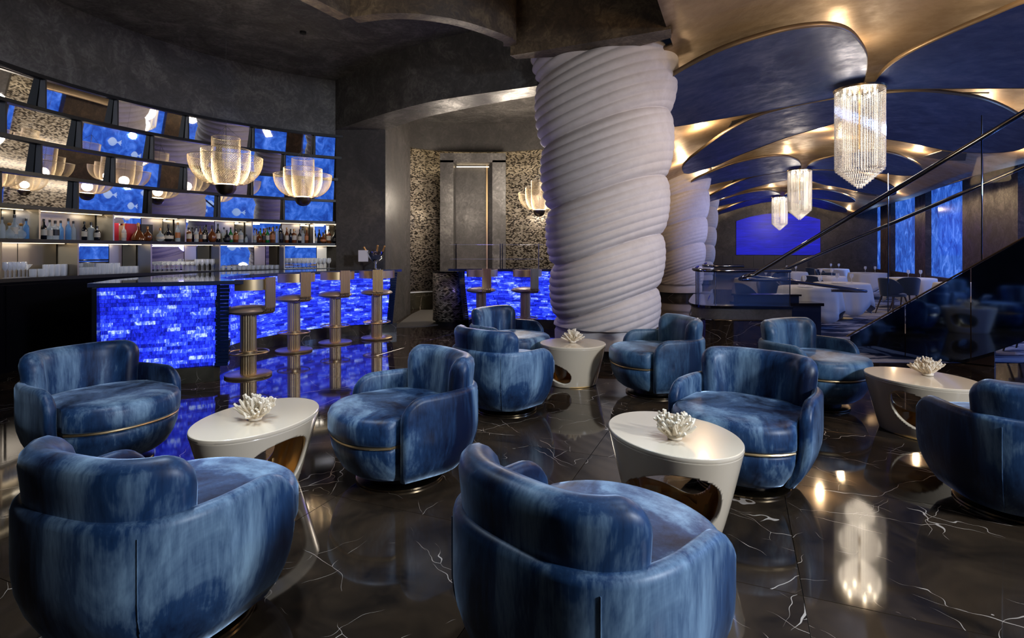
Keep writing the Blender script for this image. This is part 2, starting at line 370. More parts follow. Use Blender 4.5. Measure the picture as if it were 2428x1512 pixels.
# back bar arc -------------------------------------------------------------
OC = V(-1.224, 6.088, 0); R0 = 4.66
def arc(a, r, z=0): return V(OC.x + r * math.cos(math.radians(a)), OC.y + r * math.sin(math.radians(a)), z)
def arcpts(a0, a1, r, n=28): return [arc(a0 + (a1 - a0) * k / n, r) for k in range(n + 1)]
A0, A1 = 196.0, 115.0
fas = MB().strip(arcpts(A0, A1, R0 - .02), arcpts(A0, A1, R0 + .8), 3.56, 4.6).build('wall_bar_fascia', M['plaster'], None)
tag(fas, kind='structure')
tag(MB().strip(arcpts(A0, A1, R0 + .42), arcpts(A0, A1, R0 + .8), 0, 3.6).build('wall_bar_back', M['black'], None), kind='structure')
cab = MB().strip(arcpts(A0, 117.5, R0 + .02), arcpts(A0, 117.5, R0 + .38), .0, 1.05)
cabo = cab.build('back_bar_cabinet', M['blackgloss'], None); tag(cabo, 'low black curved cabinet under the back bar shelves', 'cabinet')
for k in range(6):
    a = 190 - k * 13.5
    MB().strip(arcpts(a, a - 12.9, R0 + .00, 6), arcpts(a, a - 12.9, R0 + .018, 6), .08, 1.02).build('cabinet_door', M['blackgloss'], cabo)
sh = empty('back_bar_shelving', (0, 0, 0)); tag(sh, 'curved floor-to-fascia back bar of dark shelves and mirror panels', 'shelving')
ZS = [1.075, 1.545, 1.955, 2.355, 2.755, 3.155, 3.555]
LEAN = [0, 0, 0, .03, .06, .09, .10]
odd = [177.2, 165.5, 153.2, 140.5, 127.5, 115.1]; even = [171.5, 159.7, 147.0, 134.1, 121.2, 115.1]
oddL = [190] + odd; evenL = [184] + even
for i, z in enumerate(ZS):
    r = R0 - LEAN[i]
    MB().strip(arcpts(A0, A1 - .2, r, 40), arcpts(A0, A1 - .2, R0 + .40, 40), z - .022, z + .022).build('shelf_board', M['frame'], sh)
for i in range(6):
    divs = (oddL if i % 2 == 0 else evenL); r = R0 - LEAN[i]
    za, zb = ZS[i] + .022, ZS[i + 1] - .022
    for a in divs:
        c = arc(a, (r + R0 + .38) / 2 + .005); MB().box((c.x, c.y, (za + zb) / 2), (R0 + .38 - r, .02, zb - za), math.radians(a)).build('divider', M['black'] if i > 1 else M['bronze_panel'], sh, False)
    pitch = [0, 0, .05, .085, .12, .14][i]
    for k in range(len(divs) - 1):
        a0, a1 = divs[k], divs[k + 1]
        if a0 - a1 < 1: continue
        rr = R0 + (.36 if i < 2 else .05) - LEAN[i]
        p0 = arc(a0 - .15, rr); p1 = arc(a1 + .15, rr); h = zb - za
        if i >= 2:
            yaw = random.uniform(-.02, .02); t = (p1 - p0).normalized(); n = V(t.y, -t.x, 0)
            if n.dot(OC - p0) < 0: n = -n
            p0 -= n * .03
            p1 -= n * .03
            off = math.tan(pitch) * h
            q = [p0 - n * off + V(0, 0, za), p1 - n * off + V(0, 0, za), p1 + V(0, 0, zb), p0 + V(0, 0, zb)]
            q2 = [v - n * .006 for v in q]
            MB().add(q + q2, [(0, 1, 2, 3), (7, 6, 5, 4), (0, 4, 5, 1), (1, 5, 6, 2), (2, 6, 7, 3), (3, 7, 4, 0)]).build('mirror_panel', M['mirror'], sh, False)
        else:
            t = (p1 - p0); n = V(t.y, -t.x, 0).normalized()
            if n.dot(OC - p0) < 0: n = -n
            segs = [(0, .62, 'mirror'), (.62, .80, 'bronze_panel'), (.80, 1, 'mirror')] if i == 0 else [(0, .55, 'mirror'), (.55, .85, 'bronze_panel'), (.85, 1, 'mirror')]
            if k == 1 and i == 1: segs = [(0, 1, 'bronze_panel')]
            if k <= 1 and i == 0: segs = [(0, .5, 'bronze_panel'), (.5, 1, 'bronze_panel')]
            for (s0, s1, mm) in segs:
                c0 = p0 + t * s0; c1 = p0 + t * (s1 - .01)
                q = [c0 + V(0, 0, za), c1 + V(0, 0, za), c1 + V(0, 0, zb), c0 + V(0, 0, zb)]; q2 = [v - n * .012 for v in q]
                MB().add(q + q2, [(0, 1, 2, 3), (7, 6, 5, 4), (0, 4, 5, 1), (1, 5, 6, 2), (2, 6, 7, 3), (3, 7, 4, 0)]).build('mirror_panel' if mm == 'mirror' else 'bronze_panel', M[mm], sh, False)
            if s1 < 2:
                MB().strip([arc(a0 - (a0 - a1) * (.03 + .94 * u / 6), R0 + .20, 0) for u in range(7)], [arc(a0 - (a0 - a1) * (.03 + .94 * u / 6), R0 + .215, 0) for u in range(7)], zb - .008, zb - .002).build('light_strip', M['led'], sh, False)
for i in (0, 1):
    for a in (184, 171, 159, 147, 134, 121):
        c = arc(a, R0 + .14, ZS[i + 1] - .045); light('shelf_light', 'AREA', c, .9, (1, .88, .70), arc(a, R0 + .26, ZS[i]), .5, sy=.05)
# pier between back bar and mosaic wall
tag(MB().prism([(-3.28, 10.22), (-2.36, 10.22), (-2.30, 12.4), (-3.6, 12.4)], 0, 4.6).build('wall_pier', M['plaster_wall'], None, False), kind='structure')
# grey curved bulkhead, brown bulkhead and beam
oe = resample(spline([(-3.3, 10.24), (-2.18, 9.1), (-1.34, 8.38), (-.74, 8.02), (.35, 7.5)], 8), 24)
ie = resample(spline([(-2.37, 10.3), (-1.6, 9.4), (-.8, 8.75), (0, 8.2), (.5, 7.9)], 8), 24)
tag(MB().strip(oe, ie, 3.68, 4.6).build('ceiling_bulkhead_grey', M['plaster'], None), kind='structure')
be = resample(spline([(-1.78, 6.03), (-1.4, 5.93), (-.98, 5.95), (-.5, 6.16), (-.0, 6.62), (.05, 6.9)], 8), 24)
tag(MB().strip(be, offset(be, .16), 3.99, 4.75).build('ceiling_bulkhead_brown', M['plaster_brown'], None), kind='structure')
b2 = [V(-3.4, 2.9, 0), V(-1.78, 6.03, 0)]
tag(MB().strip(b2, offset(b2, .16), 3.99, 4.75).build('ceiling_bulkhead_side', M['plaster_brown'], None, False), kind='structure')
tag(MB().prism([(-.02, 6.88), (1.755, 6.05), (1.83, 6.3), (1.3, 6.75), (.7, 6.9), (.05, 7.0)], 3.87, 5.6).build('ceiling_beam', M['plaster_brown'], None, False), kind='structure')

# mosaic wall, plaster above it, portal niche
def uvwall(name, P, z0, z1, mat, thick=.1, parent=None):
    L = [0]
    for i in range(1, len(P)): L.append(L[-1] + (P[i] - P[i - 1]).length)
    vs = []; uv = []; fs = []
    for z in (z0, z1):
        for p, l in zip(P, L): vs.append(V(p.x, p.y, z)); uv.append((l, z))
    n = len(P)
    for i in range(n - 1): fs.append((i, i + 1, n + i + 1, n + i))
    o = mesh_obj(name, vs, fs, mat, parent, True, uv)
    md = o.modifiers.new('s', 'SOLIDIFY'); md.thickness = thick; md.offset = 1; return o
mp = resample(spline([(-2.95, 12.3), (-2.75, 12.95), (-2.35, 13.45), (-1.83, 13.75), (-1.2, 13.9), (-.4, 13.9), (.4, 13.7), (1.2, 13.2), (1.9, 12.4), (2.4, 11.2)], 6), 60)
mo = uvwall('wall_mosaic', mp, .42, 3.95, M['mosaic'], -.1); tag(mo, kind='structure')
tag(MB().strip(offset(mp, -.03), offset(mp, .1), 0, .40).build('baseboard_mosaic', M['marble_plinth'], None), kind='structure')
tag(MB().strip(offset(mp, -.035), offset(mp, -.02), .40, .43).build('trim_1', M['cloth'], None), kind='structure')
pp = offset(mp, -.22)
tag(MB().strip(pp, offset(mp, -.12), 3.90, 7.0).build('wall_plaster_upper', M['plaster_wall'], None), kind='structure')
tag(MB().strip(offset(mp, -.1), offset(mp, -.06), 3.98, 4.0).build('trim_cove_light', M['led'], None), kind='structure')
pt = empty('door_1', (0, 0, 0)); tag(pt, kind='structure')
pa, pb = V(-1.72, 13.45, 0), V(-.15, 13.45, 0)
MB().box((-1.56, 13.35, 1.78), (.32, .5, 3.62)).build('jamb', M['plaster'], pt, False)
MB().box((-.31, 13.35, 1.78), (.32, .5, 3.62)).build('jamb', M['plaster'], pt, False)
MB().box((-.935, 13.35, 3.65), (1.57, .5, .22)).build('lintel', M['plaster'], pt, False)
MB().box((-.935, 13.66, 1.78), (.95, .05, 3.6)).build('panel', M['plaster_wall'], pt, False)
MB().box((-.62, 13.61, 1.78), (.04, .05, 3.52)).build('metal_strip', M['brass'], pt, False)
MB().box((-.97, 13.56, 3.5), (.8, .03, .02)).build('light_strip', M['led'], pt, False)

# hall vault ---------------------------------------------------------------
CH = V(5.39, 8.5, 0)
def uv_of(p): d = Vector((p.x, p.y, 0)) - CH; return d.dot(U), d.dot(W)
def zp(v): return 4.0 - .062 * v * v
def zv(v): return 4.34 - .058 * v * v
def backproj(px, py, zf, add=0):
    kx = (px - CX) / F; kz = (HZ - py) / F
    lo, hi = 1.0, 60.0; y = 3.0; prev = None
    while y < 60:
        p = V(kx * y, y, 0); u, v = uv_of(p); e = (EYE + kz * y) - (zf(v) + add)
        if e > 0: 
            a, b = y - .05, y
            for _ in range(20):
                m = (a + b) / 2; q = V(kx * m, m, 0); uu, vv = uv_of(q)
                if EYE + kz * m - (zf(vv) + add) > 0: b = m
                else: a = m
            return V(kx * a, a, 0)
        y += .05
    return None
# vault as a grid in (u, v)
vs = []; fs = []; nu, nv = 86, 40
for i in range(nu + 1):
    for j in range(nv + 1):
        u = -15 + 43 * i / nu; v = -4.1 + 8.1 * j / nv
        p = CH + U * u + W * v; z = zv(v) + .05 * math.cos(2 * PI * u / 9.2)
        vs.append(V(p.x, p.y, z))
for i in range(nu):
    for j in range(nv):
        c = vs[i * (nv + 1) + j]
        if c.y < 7.2 and c.x < .29 * c.y - .25: continue
        fs.append((i * (nv + 1) + j, (i + 1) * (nv + 1) + j, (i + 1) * (nv + 1) + j + 1, i * (nv + 1) + j + 1))
vault = mesh_obj('ceiling_vault', vs, fs, M['vault']); tag(vault, kind='structure')
md = vault.modifiers.new('s', 'SOLIDIFY'); md.thickness = .05; md.offset = 1
P1 = [(2055, 165), (2040, 205), (1990, 228), (1900, 247), (1800, 266), (1700, 283), (1600, 300), (1530, 300), (1500, 275), (1530, 225), (1600, 178), (1700, 125), (1800, 90), (1880, 70), (1960, 63), (2010, 75), (2040, 105), (2055, 135)]
P2 = [(2068, 212), (2075, 195), (2100, 165), (2150, 130), (2250, 82), (2350, 40), (2428, 8), (2560, -30), (2700, -30), (2800, 20), (2830, 100), (2750, 170), (2600, 205), (2428, 209), (2250, 210), (2120, 212)]
P3 = [(1622, 410), (1618, 398), (1632, 380), (1660, 358), (1720, 315), (1800, 275), (1880, 253), (1985, 234), (2040, 228), (2075, 232), (2060, 262), (1985, 290), (1929, 307), (1859, 328), (1800, 350), (1755, 367), (1700, 392), (1660, 404), (1635, 411)]
P4 = [(2050, 228), (2093, 222), (2174, 217), (2243, 222), (2331, 237), (2400, 266), (2445, 300), (2450, 330), (2411, 356), (2331, 363), (2243, 356), (2139, 335), (2093, 326), (2045, 300), (2030, 265), (2036, 240)]
def outline(px):
    pts = [backproj(x, y, zp) for x, y in px]; pts.append(pts[0])
    pts = [pts[-2]] + pts
    s = spline(pts[1:], 5)[:-1]; return s
def petal(name, pts, shift, label):
    o_ = [p + U * shift for p in pts]; n = len(o_); c = sum(o_, V(0, 0, 0)) / n; vs = []; fs = []; th = .05
    R = 7
    def add(p, dz):
        d = p - CH - U * shift; v = d.dot(W); vs.append(V(p.x, p.y, zp(v) + dz))
    for side in (0, 1):
        for k in range(R, 0, -1):
            for p in o_: add(c + (p - c) * (k / R), side * th)
        add(c, side * th)
    m = R * n + 1
    for side in (0, 1):
        b = side * m
        for k in range(R - 1):
            for i in range(n):
                q = (b + k * n + i, b + k * n + (i + 1) % n, b + (k + 1) * n + (i + 1) % n, b + (k + 1) * n + i); fs.append(q if side else q[::-1])
        for i in range(n):
            q = (b + (R - 1) * n + i, b + (R - 1) * n + (i + 1) % n, b + m - 1); fs.append(q if side else q[::-1])
    o = mesh_obj(name, vs, fs, M['petal'])
    bm = bmesh.new(); bm.from_mesh(o.data); bmesh.ops.recalc_face_normals(bm, faces=bm.faces)
    bm.to_mesh(o.data); bm.free()
    rv = []; rf = []
    for i, p in enumerate(o_):
        d = p - CH - U * shift; z = zp(d.dot(W)); q = c + (p - c) * 1.006; q2 = c + (p - c) * 1.0
        rv += [V(q.x, q.y, z - .006), V(q.x, q.y, z + th + .006), V(q2.x, q2.y, z + th + .006), V(q2.x, q2.y, z - .006)]
    for i in range(n):
        j = (i + 1) % n
        for k in range(4): rf.append((4 * i + k, 4 * i + (k + 1) % 4, 4 * j + (k + 1) % 4, 4 * j + k))
    mesh_obj('rim', rv, rf, M['petal_edge'], o)
    tag(o, label, 'ceiling panel', 'blue petal ceiling panels'); return o
OUT = [outline(P) for P in (P1, P2, P3, P4)]
where = ['left of the %s chandelier on its near side', 'right of the %s chandelier on its near side', 'left of the %s chandelier on its far side', 'right of the %s chandelier on its far side']
for b, w_ in enumerate(['large front', 'middle', 'distant']):
    for k in range(4):
        petal('ceiling_petal', OUT[k], 9.2 * b, 'blue-lit petal-shaped ceiling panel ' + where[k] % w_)
SL = [[(1735, 281), (1802, 262), (1712, 322)],
      [(2261, 211), (2346, 211), (2331, 236)], [(2189, 365), (2233, 351), (2292, 356), (2289, 374), (2243, 374)]]
for s_ in SL:
    for b in range(3):
        pts = [backproj(x, y, zv, -.06) for x, y in s_]
        n = len(pts); vs = []
        for dz in (-.13, -.11):
            for p in pts:
                d = p - CH; q = p + U * (9.2 * b); vs.append(V(q.x, q.y, zv(d.dot(W)) + dz + (.0)))
        o = mesh_obj('ceiling_gap_dark', vs, [tuple(range(n)), tuple(range(2 * n - 1, n - 1, -1))] + [(i, n + i, n + (i + 1) % n, (i + 1) % n) for i in range(n)], M['black'], vault, False)  # black panel under the vault stands for the dark of an open gap
rc = [CH + U * a + W * 4.0 for a in (-16, 29)]; rd = [CH + U * a + W * 5.7 for a in (-16, 29)]
tag(MB().prism([(rc[0].x, rc[0].y), (rc[1].x, rc[1].y), (rd[1].x, rd[1].y), (rd[0].x, rd[0].y)], 5.4, 5.5).build('ceiling_side', M['plaster_brown'], None, False), kind='structure')
re_ = [p + W * .08 for p in rc]
tag(MB().prism([(rc[0].x, rc[0].y), (rc[1].x, rc[1].y), (re_[1].x, re_[1].y), (re_[0].x, re_[0].y)], 3.40, 5.4).build('wall_vault_upstand', M['plaster_brown'], None, False), kind='structure')
# cove lights above the petals
for b in range(3):
    for (u, v, p) in [(-2.2, -2.6, 30), (-1.0, -.4, 18), (1.9, -2.4, 30), (4.6, -3.0, 45), (-2.4, 2.4, 26), (2.2, 2.2, 26), (4.6, 0.0, 36), (4.4, 3.4, 26), (-3.4, .6, 30)]:
        q = CH + U * (u + 9.2 * b) + W * v
        light('cove_light', 'POINT', (q.x, q.y, zp(v) + .17), p * (1.5 if b == 0 else 1.0), GOLD, size=.05)
light('vault_fill', 'AREA', (3.0, 3.6, 2.9), 26, GOLD, (3.9, 6.0, 4.3), .6)  # added unseen fill below the petals, aimed up at the vault

# hall right wall: dark piers with blue windows ------------------------------
def rw(y, off=0): return V(7.5 + .415 * y, y, 0) + W * off
spans = [(33.3, 28.5), (26.6, 22.9), (21.6, 18.0), (14.4, 10.4), (9.4, 5.8), (5.2, 1.4), (.8, -3.4)]
edges = [35.5]
for a, b in spans: edges += [a, b]
edges.append(-6)
for k in range(0, len(edges) - 1, 2):
    a, b = edges[k], edges[k + 1]
    if a - b > .05:
        q = [rw(a, -.15), rw(b, -.15), rw(b, .3), rw(a, .3)]
        tag(MB().prism([(p.x, p.y) for p in q], 0, 5.4).build('wall_right_pier', M['plaster_brown'], None, False), kind='structure')
for i, (a, b) in enumerate(spans):
    wn = empty('window_%d' % (i + 1), (0, 0, 0)); tag(wn, kind='structure')
    q = [rw(a, .05), rw(b, .05), rw(b, .10), rw(a, .10)]
    MB().prism([(p.x, p.y) for p in q], .45, 5.05).build('pane', M['water'], wn, False)
    MB().prism([(p.x, p.y) for p in [rw(a, -.1), rw(b, -.1), rw(b, .2), rw(a, .2)]], 0, .45).build('sill', M['plaster_brown'], wn, False)
    MB().prism([(p.x, p.y) for p in [rw(a, -.1), rw(b, -.1), rw(b, .2), rw(a, .2)]], 5.0, 5.4).build('lintel', M['plaster_brown'], wn, False)
# fish in the aquarium window that the bar mirrors show
fb = MB(); rings = []
for i in range(9):
    t = i / 8; hh = .12 * math.sin(PI * min(1, t * 1.12)) ** .7 + .004; rings.append([V(-.17 + .30 * t, .028 * math.sin(a) * math.sin(PI * min(.99, t + .02)), hh * math.cos(a)) for a in [2 * PI * k / 10 for k in range(10)]])
fb.loft(rings); fb.prism([(.12, -.004), (.22, -.004), (.22, .004), (.12, .004)], -.02, .02)
fb.add([V(.11, 0, 0), V(.22, .004, .09), V(.19, 0, 0), V(.22, .004, -.09), V(.11, -.01, 0)], [(0, 1, 2), (0, 2, 3), (4, 2, 1), (4, 3, 2)])
fish0 = fb.build('fish', M['fish'])
fishes = [(8.6, 1.5), (8.2, 1.9), (7.9, 1.4), (7.6, 2.0), (7.3, 1.7), (7.9, 2.3), (8.4, 2.5), (6.8, 2.1), (3.0, 2.4), (2.2, 1.6), (12.5, 1.8), (11.6, 2.2), (13.0, 2.4)]
for k, (y, z) in enumerate(fishes):
    o = fish0 if k == 0 else fish0.copy()
    if k: COL.objects.link(o)
    o.location = rw(y, -.02) + V(0, 0, z); o.rotation_euler = (0, 0, PI / 2 - TH + random.uniform(-.2, .2)); s = random.uniform(.9, 1.5); o.scale = (s, s, s)
    tag(o, 'pale round fish in the blue aquarium seen in the bar mirrors', 'fish', 'fish in the aquarium')

q = [CH + U * 2.5 - W * 5.3, CH + U * 25.9 - W * 5.3, CH + U * 25.9 - W * 5.1, CH + U * 2.5 - W * 5.1]
tag(MB().prism([(p.x, p.y) for p in q], 0, 5.0).build('wall_hall_left', M['plaster_wall'], None, False), kind='structure')
# end wall with blue arch
EW = CH + U * 25.5
def ewp(v, d=0): return EW + W * v + U * d
ew = MB(); q = [ewp(-5, 0), ewp(8.5, 0), ewp(8.5, .3), ewp(-5, .3)]
wall_end = ew.prism([(p.x, p.y) for p in q], 0, 4.6).build('wall_far', M['plaster_wall'], None, False); tag(wall_end, kind='structure')
ap = MB(); n = 16; half = 2.2; c0 = .30; pts = []
for k in range(n + 1):
    x = -half + 2 * half * k / n; pts.append((x, 3.62 - .42 * (x / half) ** 2))
fr = [ewp(c0 + x, -.06) + V(0, 0, z) for x, z in [(-half, 1.2)] + pts + [(half, 1.2)]]; bk = [p + U * .05 for p in fr]; m = len(fr)
ap.add(fr + bk, [tuple(range(m)), tuple(range(2 * m - 1, m - 1, -1))] + [(i, m + i, m + (i + 1) % m, (i + 1) % m) for i in range(m)])
arch = ap.build('lit_wall_panel', M['arch'], None, False); tag(arch, 'glowing deep blue arched panel on the far end wall', 'wall panel')
for sgn in (-1, 1):
    pass
ol = MB(); q = [ewp(-4.0, -.5), ewp(-3.2, -.5), ewp(-3.2, -.1), ewp(-4.0, -.1)]
tag(ol.prism([(p.x, p.y) for p in q], 0, 4.2).build('wall_olive_panel', M['olive'], None, False), kind='structure')
bq = empty('banquette', (0, 0, 0)); tag(bq, 'grey tufted banquette below the glowing blue arch', 'banquette')
for k in range(9):
    a = -3.2 + k * .56; q = [ewp(a, -.35), ewp(a + .55, -.35), ewp(a + .55, -.12), ewp(a, -.12)]
    MB().prism([(p.x, p.y) for p in q], .45, 1.15).build('back_cushion', M['tuft'], bq, False)
q = [ewp(-3.2, -.9), ewp(1.85, -.9), ewp(1.85, -.12), ewp(-3.2, -.12)]
MB().prism([(p.x, p.y) for p in q], 0, .45).build('seat', M['tuft'], bq, False)

# ---------------------------------------------------------------- columns
CREASE = [-.62, .08, .74, 1.46, 2.22, 3.07, 3.95, 4.9, 5.8]
def column(x, y, nth, nz, ztop, label, ph=0.0, r0=.655, r1=.93):
    root = empty('carved_column', (x, y, 0)); tag(root, label, 'column', 'white carved columns')
    vs = []; fs = []; z0 = .36
    view = math.atan2(-y, -x)                          # direction towards the lounge
    for i in range(nz + 1):
        z = z0 + (ztop - z0) * i / nz
        for k in range(nth):
            th = 2 * PI * k / nth; c = math.cos(th + ph)
            w_ = z - .21 * c + .03 * math.sin(2 * th + 1)
            for j in range(len(CREASE) - 1):
                if w_ < CREASE[j + 1]: break
            t = min(1, max(0, (w_ - CREASE[j]) / (CREASE[j + 1] - CREASE[j])))
            bul = (4 * t * (1 - t)) ** .45
            fan = .5 + .5 * math.cos(th + ph + .9 + j * .35)
            q = t * 7.0 + fan * 1.2
            amp = .022 + .016 * (1 - t)
            rid = abs(math.sin(PI * q)) ** .8
            R = r0 + (r1 - r0) * (z / 3.7) - .075 + .105 * bul + amp * rid * min(1, bul * 1.6) * (.55 + .45 * math.cos(th + ph - PI - .6))
            R += .012 * math.sin(3 * th + z * 1.3)
            if z < z0 + .05: R = r0 + .02
            vs.append(V(R * math.cos(th), R * math.sin(th), z))
    for i in range(nz):
        for k in range(nth):
            k2 = (k + 1) % nth; fs.append((i * nth + k, i * nth + k2, (i + 1) * nth + k2, (i + 1) * nth + k))
    fs.append(tuple(range(nth - 1, -1, -1)))
    mesh_obj('shaft', vs, fs, M['column'], root)
    MB().lathe([(r0 - .01, .16), (r0 + .03, .17), (r0 + .035, .34), (r0 + .02, .37)], 64).build('base_ring', M['column'], root)
    MB().lathe([(r0 - .03, 0), (r0 - .03, .16)], 64).build('plinth', M['marble_plinth'], root)
    return root
column(1.275, 7.5, 200, 520, 4.62, 'thick white ridged column rising behind the small round table')
column(5.17, 17.0, 120, 300, 3.95, 'white ridged column lit blue, second behind the front column', .5)
column(8.1, 24.1, 90, 200, 3.9, 'white ridged column farthest away, partly hidden by the second', 1.1)

# ---------------------------------------------------------------- bars of blue glass bricks
FACE = resample(spline([(-3.56, 6.5), (-3.64, 7.0), (-3.62, 7.55), (-3.45, 8.16), (-3.2, 8.62), (-2.88, 8.98), (-2.5, 9.25), (-2.10, 9.45)], 8), 60)
PIER = [V(-4.14, 5.50, 0), V(-3.19, 5.93, 0)]
bar = empty('bar_counter', (-3.6, 7.3, 0)); tag(bar, 'long curved bar faced in glowing blue glass bricks', 'bar')
binv = Matrix.Translation((3.6, -7.3, 0))
def brick_mesh(L, mat, depth=.03, h=.038):
    b = .004; x = L / 2; vs = []
    for (yy, s) in ((0, 0), (-depth + b, 0), (-depth, b)):
        for (sx, sz) in ((-1, 0), (1, 0), (1, 1), (-1, 1)): vs.append(V(sx * (x - s), yy, (s if sz == 0 else h - s)))
    fs = [(3, 2, 1, 0), (8, 9, 10, 11)]
    for r in (0, 4):
        for i in range(4): fs.append((r + i, r + (i + 1) % 4, r + 4 + (i + 1) % 4, r + 4 + i))
    me = D.meshes.new('glass_brick'); me.from_pydata([tuple(v) for v in vs], [], fs); me.materials.append(mat); me.update(); return me
BM = brick_mesh(1.0, M['brick'])
ZB0, ZB1, NR = .17, 1.055, 22
def brick_wall(P, root, origin, budget, batter=.12, minl=.12, maxl=.21, reverse_normal=False, seed=3, nrow=NR):
    rnd = random.Random(seed); L = [0]
    for i in range(1, len(P)): L.append(L[-1] + (P[i] - P[i - 1]).length)
    def at(s):
        s = max(0, min(L[-1], s)); j = 0
        while j < len(P) - 2 and L[j + 1] < s: j += 1
        t = (s - L[j]) / (L[j + 1] - L[j]); p = P[j].lerp(P[j + 1], t)
        a = P[max(j - 1, 0)]; b = P[min(j + 2, len(P) - 1)]; d = (b - a).normalized(); return p, d
    items = []
    rh = (ZB1 - ZB0) / nrow
    for r in range(nrow):
        s = -rnd.uniform(0, minl)
        while s < L[-1]:
            l = rnd.uniform(minl, maxl); a = max(0, s); b = min(L[-1], s + l)
            if b - a > .03: items.append((a, b, r, rnd.uniform(-.004, .004)))
            s += l
    items.sort(key=lambda q: q[0]); rest = MB(); used = 0
    for (a, b, r, dd) in items:
        p, d = at((a + b) / 2); n = V(d.y, -d.x, 0); z = ZB0 + r * rh
        p = p - n * (batter * (1 - r / nrow)) + n * dd
        rz = math.atan2(d.y, d.x); l = b - a - .006
        if used < budget:
            o = D.objects.new('glass_brick', BM); COL.objects.link(o); o.parent = root; o.location = p - origin + V(0, 0, z + .001); o.rotation_euler = (0, 0, rz); o.scale = (l, 1, (rh - .005) / .038); used += 1
        else:
            Mx = Matrix.Translation(p - origin + V(0, 0, z + .001)) @ Matrix.Rotation(rz, 4, 'Z') @ Matrix.Diagonal((l, 1, (rh - .005) / .038, 1))
            rest.add([Mx @ v.co for v in BM.vertices], [tuple(f.vertices) for f in BM.polygons])
    if rest.v: tag(rest.build('glass_brickwork', M['brick_joined'], root, False), kind='stuff')
    return used
# joined bricks vary by cell instead of by object
def mat_joined():
    a = N('lit_blue_glass_bricks_joined'); tc = a.n('TexCoord'); v = tc.outputs['Object']; g = a.n('NewGeometry')
    mm = a.n('Math', operation='MULTIPLY_ADD'); a.l(g.outputs['Random Per Island'], mm.inputs[0]); mm.inputs[1].default_value = .34
    mp_ = a.n('Mapping'); mp_.inputs['Scale'].default_value = (7, 7, 26); a.l(v, mp_.inputs[0]); n1 = a.noise(mp_.outputs[0], 1.2, 5, .7, .8); a.l(n1.outputs[0], mm.inputs[2])
    a.l(a.ramp(mm.outputs[0], BR), a.b.inputs['Emission Color']); a.set(base=(.01, .015, .12), estr=1.25, rough=.08, coat=.5); a.bump(n1.outputs[0], .3, .006); return a.m
M['brick_joined'] = mat_joined()
O1 = V(-3.6, 7.3, 0)
u1 = brick_wall(PIER, bar, O1, 160, seed=5)
brick_wall(FACE, bar, O1, 298 - u1, seed=9)
# dark glass end blocks of pier and of bar end
for r in range(22):
    z = ZB0 + (ZB1 - ZB0) * (r + .5) / 22; k = .12 * (1 - r / 22)
    o = MB().box((-3.15 - k * .2 + 3.6 - random.uniform(0, .01), 6.0 + k * .2 - 7.3, z), (.13, .14, .037), .35).build('end_block', M['brick_dark'], bar, False)
    o = MB().box((-2.05 - k * .7 + 3.6, 9.52 - 7.3, z), (.10, .22, .037), .3).build('end_block', M['brick_dark'], bar, False)
def off(P, d, o=O1): return [p - o for p in offset(P, d)]
fo = [p for p in FACE]
body = [(-4.19, 5.66), (-3.31, 6.06), (-3.3, 6.2), (-3.8, 6.5)] + [(p.x, p.y) for p in offset(FACE, .165)] + [(-2.15, 9.75), (-3.2, 9.45), (-3.95, 8.75), (-4.15, 7.5), (-4.2, 6.5)]
MB().prism([(a + 3.6, b - 7.3) for a, b in body], .02, 1.055).build('core', M['navy_panel'], bar, False)
pl = [(-4.17, 5.59), (-3.25, 5.98), (-3.24, 6.08), (-3.72, 6.52)] + [(p.x, p.y) for p in offset(FACE, .10)] + [(-2.02, 9.6), (-2.1, 9.7), (-3.2, 9.4), (-3.9, 8.7), (-4.1, 7.5), (-4.2, 6.5)]
MB().prism([(a + 3.6, b - 7.3) for a, b in pl], 0, .165).build('plinth', M['marble_plinth'], bar, False)
MB().box((-4.165 + 3.6, 5.49 - 7.3, .6), (.05, .05, .9)).build('edge_trim', M['steel'], bar, False)
ct = [(-4.2, 5.42), (-3.6, 5.66), (-2.92, 5.96), (-3.25, 6.25), (-3.5, 6.55)] + [(p.x, p.y) for p in offset(FACE, -.05)][2:] + [(-1.93, 9.6), (-2.05, 10.1), (-3.0, 9.95), (-3.9, 9.3), (-4.5, 8.4), (-4.62, 7.2), (-4.5, 6.2)]
MB().prism([(a + 3.6, b - 7.3) for a, b in ct], 1.06, 1.10).build('countertop', M['counter'], bar, False)
# second bar
bar2 = empty('bar_counter', (0, 10, 0)); tag(bar2, 'second blue glass brick bar behind the white column', 'bar')
F2 = [V(-.86, 9.95, 0), V(-.3, 9.98, 0), V(.4, 9.95, 0), V(1.3, 9.75, 0)]; O2 = V(0, 10, 0)
brick_wall(F2, bar2, O2, 0, seed=11)
for r in range(22):
    z = ZB0 + (ZB1 - ZB0) * (r + .5) / 22; k = .12 * (1 - r / 22)
    MB().box((-.93 + k * .8, .05, z), (.10, .2, .037)).build('end_block', M['brick_dark'], bar2, False)
MB().prism([(-.78, .16), (.4, .15), (1.3, -.05), (1.4, .8), (-.75, .8)], .02, 1.055).build('core', M['navy_panel'], bar2, False)
MB().prism([(-.80, .09), (.4, .06), (1.3, -.12), (1.4, .8), (-.78, .8)], 0, .165).build('plinth', M['marble_plinth'], bar2, False)
MB().prism([(-1.15, -.12), (.4, -.13), (1.4, -.33), (1.5, .9), (-1.1, .9)], 1.06, 1.10).build('countertop', M['counter'], bar2, False)
mc = empty('mosaic_cabinet', (-1.17, 10.75, 0)); tag(mc, 'rounded dark mosaic cabinet at the left end of the second bar', 'cabinet')
seg = 32; cp_ = [V(.36 * math.cos(2 * PI * k / seg), .36 * math.sin(2 * PI * k / seg), 0) for k in range(seg + 1)]
